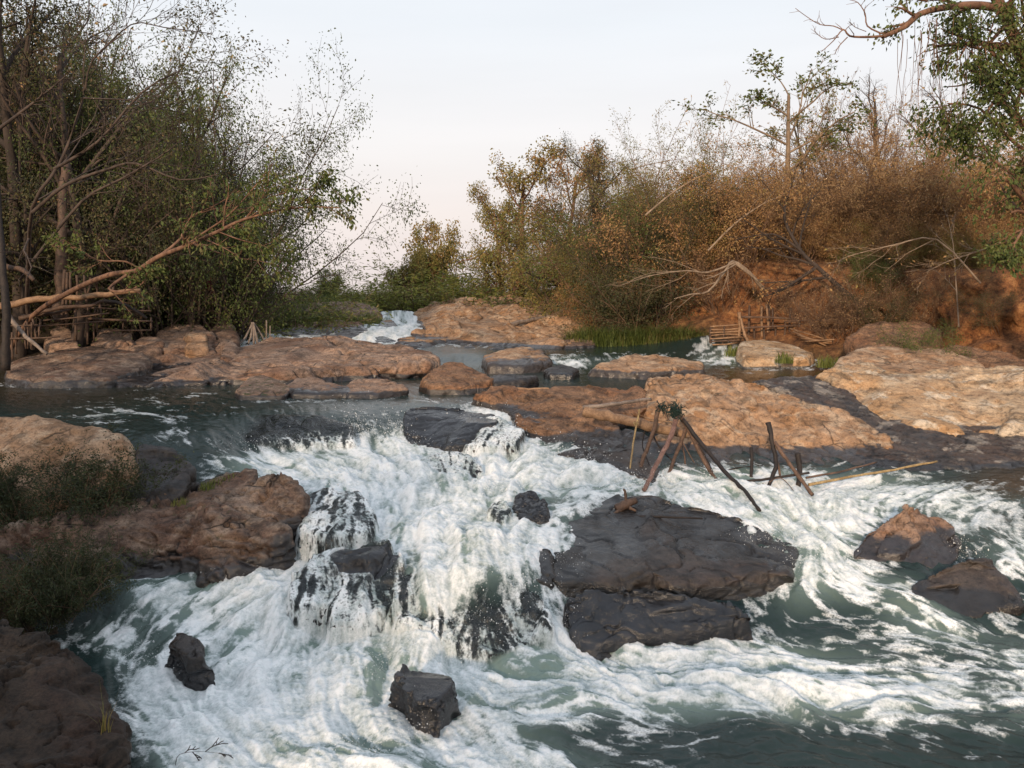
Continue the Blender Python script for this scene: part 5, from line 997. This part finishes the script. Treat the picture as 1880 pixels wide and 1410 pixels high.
for nm, L, r0, r1, mt in [('stake', [(1410,776,9.9),(1418,815,9.8),(1425,850,9.7),(1412,898,9.5)], .030, .022, 'w_dark'), ('stake', [(1422,812,9.8),(1445,845,9.6),(1470,880,9.4),(1492,908,9.2)], .026, .022, 'w_brown'), ('stake', [(1464,832,9.75),(1468,860,9.7),(1466,892,9.5)], .036, .028, 'w_dark'), ('stake', [(1379,822,10.1),(1380,850,10.0),(1379,876,9.9)], .022, .02, 'w_dark'),
 ('crossbar', [(1312,888,9.7),(1400,880,9.65),(1486,868,9.6)], .018, .014, 'w_dark'), ('stake', [(1428,850,9.8),(1434,880,9.7)], .016, .012, 'w_brown'), ('twig', [(1412,885,9.5),(1435,878,9.5),(1460,905,9.3)], .006, .004, 'w_brown'), ('twig', [(1400,888,9.5),(1425,900,9.4)], .006, .004, 'w_dark')]:
    pole(nm, L, r0, r1, mt, fs)
pole('bamboo_pole', [(1485,890,9.55),(1560,876,9.75),(1640,862,10.0),(1720,847,10.25)], .017, .012, 'w_bamboo', label='long yellow bamboo pole lying over the water towards the right rocks', cat='pole', nodes=3)
pole('bamboo_pole', [(1480,877,9.8),(1540,866,9.95),(1610,848,10.3)], .013, .010, 'w_brown', label='short dark bamboo pole just behind the long yellow one', cat='pole', nodes=3)
pole('driftwood', [(1070,748,11.4),(1110,744,11.3),(1150,738,11.4),(1195,733,11.6)], .030, .022, 'w_grey', label='grey driftwood branch above the thick log of the pole frame', cat='driftwood')
pole('driftwood', [(900,711,12.95),(960,714,12.85),(1008,714,12.7)], .022, .02, 'w_tan', label='thin tan stick lying flat on the crumbly tan rock', cat='driftwood')
pole('driftwood', [(925,600,25.8),(975,587,26.4),(1010,580,27),(1036,570,27.8)], .07, .04, 'w_grey', label='pale fallen trunk lying on the far rock shelf', cat='log')
st_ = empty('driftwood_stump', P(1150, 938, 8.65)); tag(st_, 'small brown driftwood stump caught on top of the big dark slab', 'driftwood')
for L, r0, r1 in [([(1132,936,8.68),(1150,926,8.7),(1168,918,8.75)], .06, .035), ([(1150,925,8.7),(1148,905,8.72),(1145,898,8.72)], .018, .012), ([(1140,935,8.65),(1125,945,8.6)], .02, .012), ([(1155,932,8.62),(1168,938,8.6)], .02, .01)]: pole('stub', L, r0, r1, 'w_brown', st_)
pole('driftwood', [(1120,950,8.55),(1200,948,8.5),(1290,952,8.4)], .016, .01, 'w_dark', label='thin black stick lying along the top of the big dark slab', cat='driftwood')
# right bank pen
pen = empty('stick_pen', P(1400, 635, 20.2)); tag(pen, 'stick pen with upright stakes and rails at the foot of the right soil bank', 'fence')
for u, a, b, Y, r in [(1306,600,638,20.6,.035),(1357,573,628,20.5,.045),(1376,560,640,21,.03),(1399,562,640,21,.035),(1407,558,640,21,.03),(1412,560,640,21,.03),(1418,565,640,21,.028),(1452,565,635,20.8,.03),(1468,588,632,20.6,.03),(1384,600,642,20.9,.028),(1402,598,640,20.8,.028),(1424,596,640,20.8,.028),(1442,590,640,20.7,.028),(1330,598,640,20.5,.025)]:
    pole('post', [(u, a, Y), (u + RS.normal() * 2, (a + b) / 2, Y), (u + RS.normal() * 2, b, Y)], r, r, 'w_tan' if u % 2 else 'w_shade', pen, ns=6, k=2)
pole('brace', [(1360,585,20.4),(1366,610,20.3),(1374,630,20.2)], .04, .035, 'w_tan', pen, ns=6)
for a, b, r, mt in [((1357,582,20.7),(1466,587,20.7),.032,'w_brown'), ((1360,603,20.6),(1468,597,20.7),.03,'w_brown'), ((1304,600,20.5),(1362,596,20.5),.022,'w_tan'), ((1306,605,20.5),(1364,603,20.5),.022,'w_tan'), ((1304,611,20.5),(1366,608,20.5),.022,'w_tan'), ((1306,616,20.5),(1364,614,20.5),.022,'w_tan'), ((1304,622,20.4),(1362,619,20.4),.022,'w_tan'), ((1306,627,20.4),(1358,625,20.4),.022,'w_brown'), ((1308,633,20.4),(1350,630,20.4),.022,'w_tan'), ((1440,590,20.6),(1600,583,19.5),.02,'w_brown')]:
    m_ = ((a[0] + b[0]) / 2, (a[1] + b[1]) / 2 + RS.normal(), (a[2] + b[2]) / 2); pole('rail', [a, m_, b], r, r * .9, mt, pen, ns=6, k=2)
bp = empty('bamboo_pile', P(1490, 625, 20.0)); tag(bp, 'loose pile of orange bamboo poles lying on the soil right of the stick pen', 'bamboo')
for k in range(5): pole('pole', [(1450 + k * 7, 603 + k * 6, 20.1 - k * .12), (1512 + k * 5, 622 + (k * 13) % 17, 19.5 - k * .1)], .020, .016, 'w_tan', bp, ns=6, k=3)
pole('log', [(1530,590,19.8),(1512,592,19.6)], .08, .08, 'w_tan', label='short cut log end sticking out of the soil bank', cat='log', ns=8)
# left bank frames
LF = 'stick frames on the left bank'
def frame(name, label, posts, rails, Y, mat='w_shade', extra=()):
    e = empty(name, P(posts[0][0], posts[0][2], Y)); tag(e, label, 'frame', LF)
    for u, a, b, r in posts: pole('post', [(u + RS.normal() * 2, a, Y + RS.normal() * .1), (u, (a + b) / 2, Y), (u + RS.normal() * 2, b, Y)], r, r, mat, e, ns=6, k=2)
    for u0, v0, u1, v1, r in rails: pole('rail', [(u0, v0, Y - .05), ((u0 + u1) / 2, (v0 + v1) / 2 + RS.normal() * 1.5, Y - .08), (u1, v1, Y - .05)], r, r * .8, mat, e, ns=6, k=2)
    return e
frame('stick_scaffold', 'tall stick frame in the shade of the left bank, left of the ladder like rack', [(116,495,600,.035),(122,500,600,.03),(129,498,570,.03),(142,505,570,.028),(157,505,560,.025),(165,510,540,.025),(178,515,545,.022),(139,560,625,.03),(208,515,540,.022)], [(80,588,200,575,.022),(60,600,190,590,.02)], 17.6)
frame('stick_rack', 'ladder like rack of thin sticks in the middle of the left bank', [(161,560,632,.022),(172,565,628,.02),(178,568,610,.02),(185,556,585,.025),(227,565,610,.02),(277,583,606,.022),(262,545,585,.02),(272,548,570,.018)], [(152,568,190,566,.02),(150,577,190,575,.015),(190,566,277,571,.02),(160,585,280,590,.03),(200,606,278,606,.022)], 18.2)
frame('stick_fence', 'low row of thin stakes at the far left of the bank', [(30,600,650,.02),(45,592,640,.02),(52,590,640,.018),(58,592,640,.02),(64,585,625,.022),(72,587,620,.02),(22,610,660,.022)], [(10,622,110,618,.022),(20,598,70,596,.015)], 16.8)
tw = frame('stick_tower', 'square stick tower platform on the round grey brown boulder, with red cloth on top', [(358,548,600,.03),(366,540,600,.028),(374,535,600,.035),(383,530,600,.03),(391,532,600,.04),(399,548,600,.03),(363,530,560,.02)], [(352,546,404,549,.03),(352,552,402,554,.025),(354,560,406,562,.03),(356,568,404,570,.03),(357,574,405,572,.025),(356,580,404,584,.03),(358,586,402,582,.025),(358,590,404,594,.03)], 21.3, 'w_shade')
bm = bmesh.new(); bmesh.ops.create_icosphere(bm, subdivisions=3, radius=.22)
for v in bm.verts: v.co = Vector((v.co.x * .8, v.co.y * .5, v.co.z * 1.2)) * (1 + .35 * math.sin(v.co.x * 23 + v.co.z * 17))
me = bpy.data.meshes.new('cloth'); bm.to_mesh(me); bm.free(); me.materials.append(M['red']); link('cloth', me, tw, P(380, 524, 21.3) - tw.location)
tp = empty('stick_tripod', P(465, 630, 20.6)); tag(tp, 'tripod of bent sticks standing at the white water behind the tan ledge', 'tripod', LF)
for L in [[(463,594,20.6),(452,618,20.4),(436,634,20.2)], [(463,592,20.6),(462,612,20.5),(456,632,20.3)], [(465,594,20.6),(470,615,20.5),(473,632,20.4)], [(464,592,20.6),(478,612,20.7),(486,630,20.7)], [(466,594,20.6),(466,632,20.4)]]: pole('leg', L, .028, .03, 'w_grey', tp, ns=6, k=3)
for u, a in [(489, 588), (496, 598)]: pole('stake', [(u, a, 20.8), (u, 628, 20.8)], .02, .02, 'w_grey', label='%s thin stake standing right of the stick tripod' % ('taller' if a < 590 else 'shorter'), cat='stake', ns=6)
for L, r0, r1, mt, lab in [([(0,562,16.8),(90,548,17),(180,542,17.2),(258,533,17.4)], .075, .05, 'w_tan', 'long straight pale log laid across the left bank frames'),
 ([(35,585,17),(110,565,17.2),(160,562,17.4),(190,553,17.5)], .05, .035, 'w_shade', 'crooked dark log under the long straight log'),
 ([(40,580,17.3),(100,575,17.3),(130,568,17.4)], .04, .03, 'w_shade', 'short branch under the crooked log'),
 ([(15,575,15.6),(40,610,15.5),(86,650,15.3)], .045, .03, 'w_grey', 'slanting pole propped at the far left water edge'),
 ([(-10,300,15.6),(4,480,15.3),(12,580,15.2),(10,680,15.2)], .06, .085, 'w_dark', 'upright dark trunk at the left edge of the photo'),
 ([(5,490,15.6),(40,495,15.4),(62,515,15.2)], .06, .035, 'w_shade', 'curved brown broken limb at the far left'),
 ([(120,300,18.4),(112,430,18.1),(110,530,18.0),(107,590,18.0)], .09, .14, 'w_shade', 'straight thick trunk standing among the stick frames'),
 ([(190,552,17.9),(230,560,18),(270,585,18.2)], .05, .03, 'w_dark', 'dark limb slanting behind the ladder like rack')]:
    pole('log' if 'log' in lab else 'trunk' if 'trunk' in lab else 'pole', L, r0, r1, mt, label=lab, cat='log' if 'log' in lab else 'trunk' if 'trunk' in lab else 'pole')
TT('wood')
# ---------------------------------------------------------------- sky, sun, camera
w = bpy.data.worlds.new('World'); sc.world = w; w.use_nodes = True; wt = w.node_tree; wt.nodes.clear()
SUN_E, SUN_R = math.radians(16), math.radians(198)
out = wt.nodes.new('ShaderNodeOutputWorld'); bg = wt.nodes.new('ShaderNodeBackground'); sk = wt.nodes.new('ShaderNodeTexSky')
sk.sky_type = 'NISHITA'; sk.sun_disc = False; sk.sun_elevation = SUN_E; sk.sun_rotation = SUN_R; sk.dust_density = 4.0; sk.air_density = 1.2; sk.ozone_density = 1.0
# thin high haze: a pale veil, rosy towards the horizon, with faint streaks of cloud
tc = wt.nodes.new('ShaderNodeTexCoord'); sp = wt.nodes.new('ShaderNodeSeparateXYZ'); wt.links.new(tc.outputs['Generated'], sp.inputs[0])
rp = wt.nodes.new('ShaderNodeValToRGB'); wt.links.new(sp.outputs['Z'], rp.inputs[0]); cr = rp.color_ramp
stops = [(0.0, (7.7, 6.8, 6.6)), (.10, (8.2, 7.4, 7.15)), (.17, (8.4, 8.0, 7.9)), (.32, (7.7, 7.95, 8.3)), (1.0, (5.2, 5.9, 7.0))]
while len(cr.elements) < len(stops): cr.elements.new(.5)
for e, (p_, c_) in zip(cr.elements, stops): e.position = p_; e.color = (*[x * .1 for x in c_], 1)
mp = wt.nodes.new('ShaderNodeMapping'); mp.inputs['Scale'].default_value = (1.2, 1.2, 9); wt.links.new(tc.outputs['Generated'], mp.inputs[0])
nz_ = wt.nodes.new('ShaderNodeTexNoise'); nz_.inputs['Scale'].default_value = 1.6; nz_.inputs['Detail'].default_value = 5; wt.links.new(mp.outputs[0], nz_.inputs[0])
ml = wt.nodes.new('ShaderNodeMath'); ml.operation = 'MULTIPLY_ADD'; wt.links.new(nz_.outputs['Fac'], ml.inputs[0]); ml.inputs[1].default_value = 1.6; ml.inputs[2].default_value = 9.2
vm = wt.nodes.new('ShaderNodeVectorMath'); vm.operation = 'SCALE'; wt.links.new(rp.outputs[0], vm.inputs[0]); wt.links.new(ml.outputs[0], vm.inputs['Scale'])
mx = wt.nodes.new('ShaderNodeMix'); mx.data_type = 'RGBA'; mx.inputs[0].default_value = .88
wt.links.new(sk.outputs[0], mx.inputs[6]); wt.links.new(vm.outputs[0], mx.inputs[7])
wt.links.new(mx.outputs[2], bg.inputs[0]); bg.inputs[1].default_value = .1; wt.links.new(bg.outputs[0], out.inputs[0])
sl = bpy.data.lights.new('sun', 'SUN'); sl.energy = 3.0; sl.angle = math.radians(3); sl.color = (1, .74, .5)
so = bpy.data.objects.new('sun', sl); COL.objects.link(so)
d = Vector((math.sin(SUN_R) * math.cos(SUN_E), math.cos(SUN_R) * math.cos(SUN_E), math.sin(SUN_E)))
so.rotation_euler = d.to_track_quat('Z', 'Y').to_euler(); so.location = d * 60
cam = bpy.data.cameras.new('camera'); cam.sensor_width = 36; cam.lens = 36 * F / 1880; cam.shift_y = -(705 - HV) / 1880; cam.clip_end = 5000; cam.clip_start = .05
co_ = bpy.data.objects.new('camera', cam); COL.objects.link(co_); co_.location = (0, 0, HC); co_.rotation_euler = (math.pi / 2, 0, 0); sc.camera = co_
sc.view_settings.view_transform = 'Standard'; sc.view_settings.look = 'None'; sc.view_settings.exposure = 0.3; sc.view_settings.gamma = 1
sc.cycles.max_bounces = 6; sc.cycles.transparent_max_bounces = 16
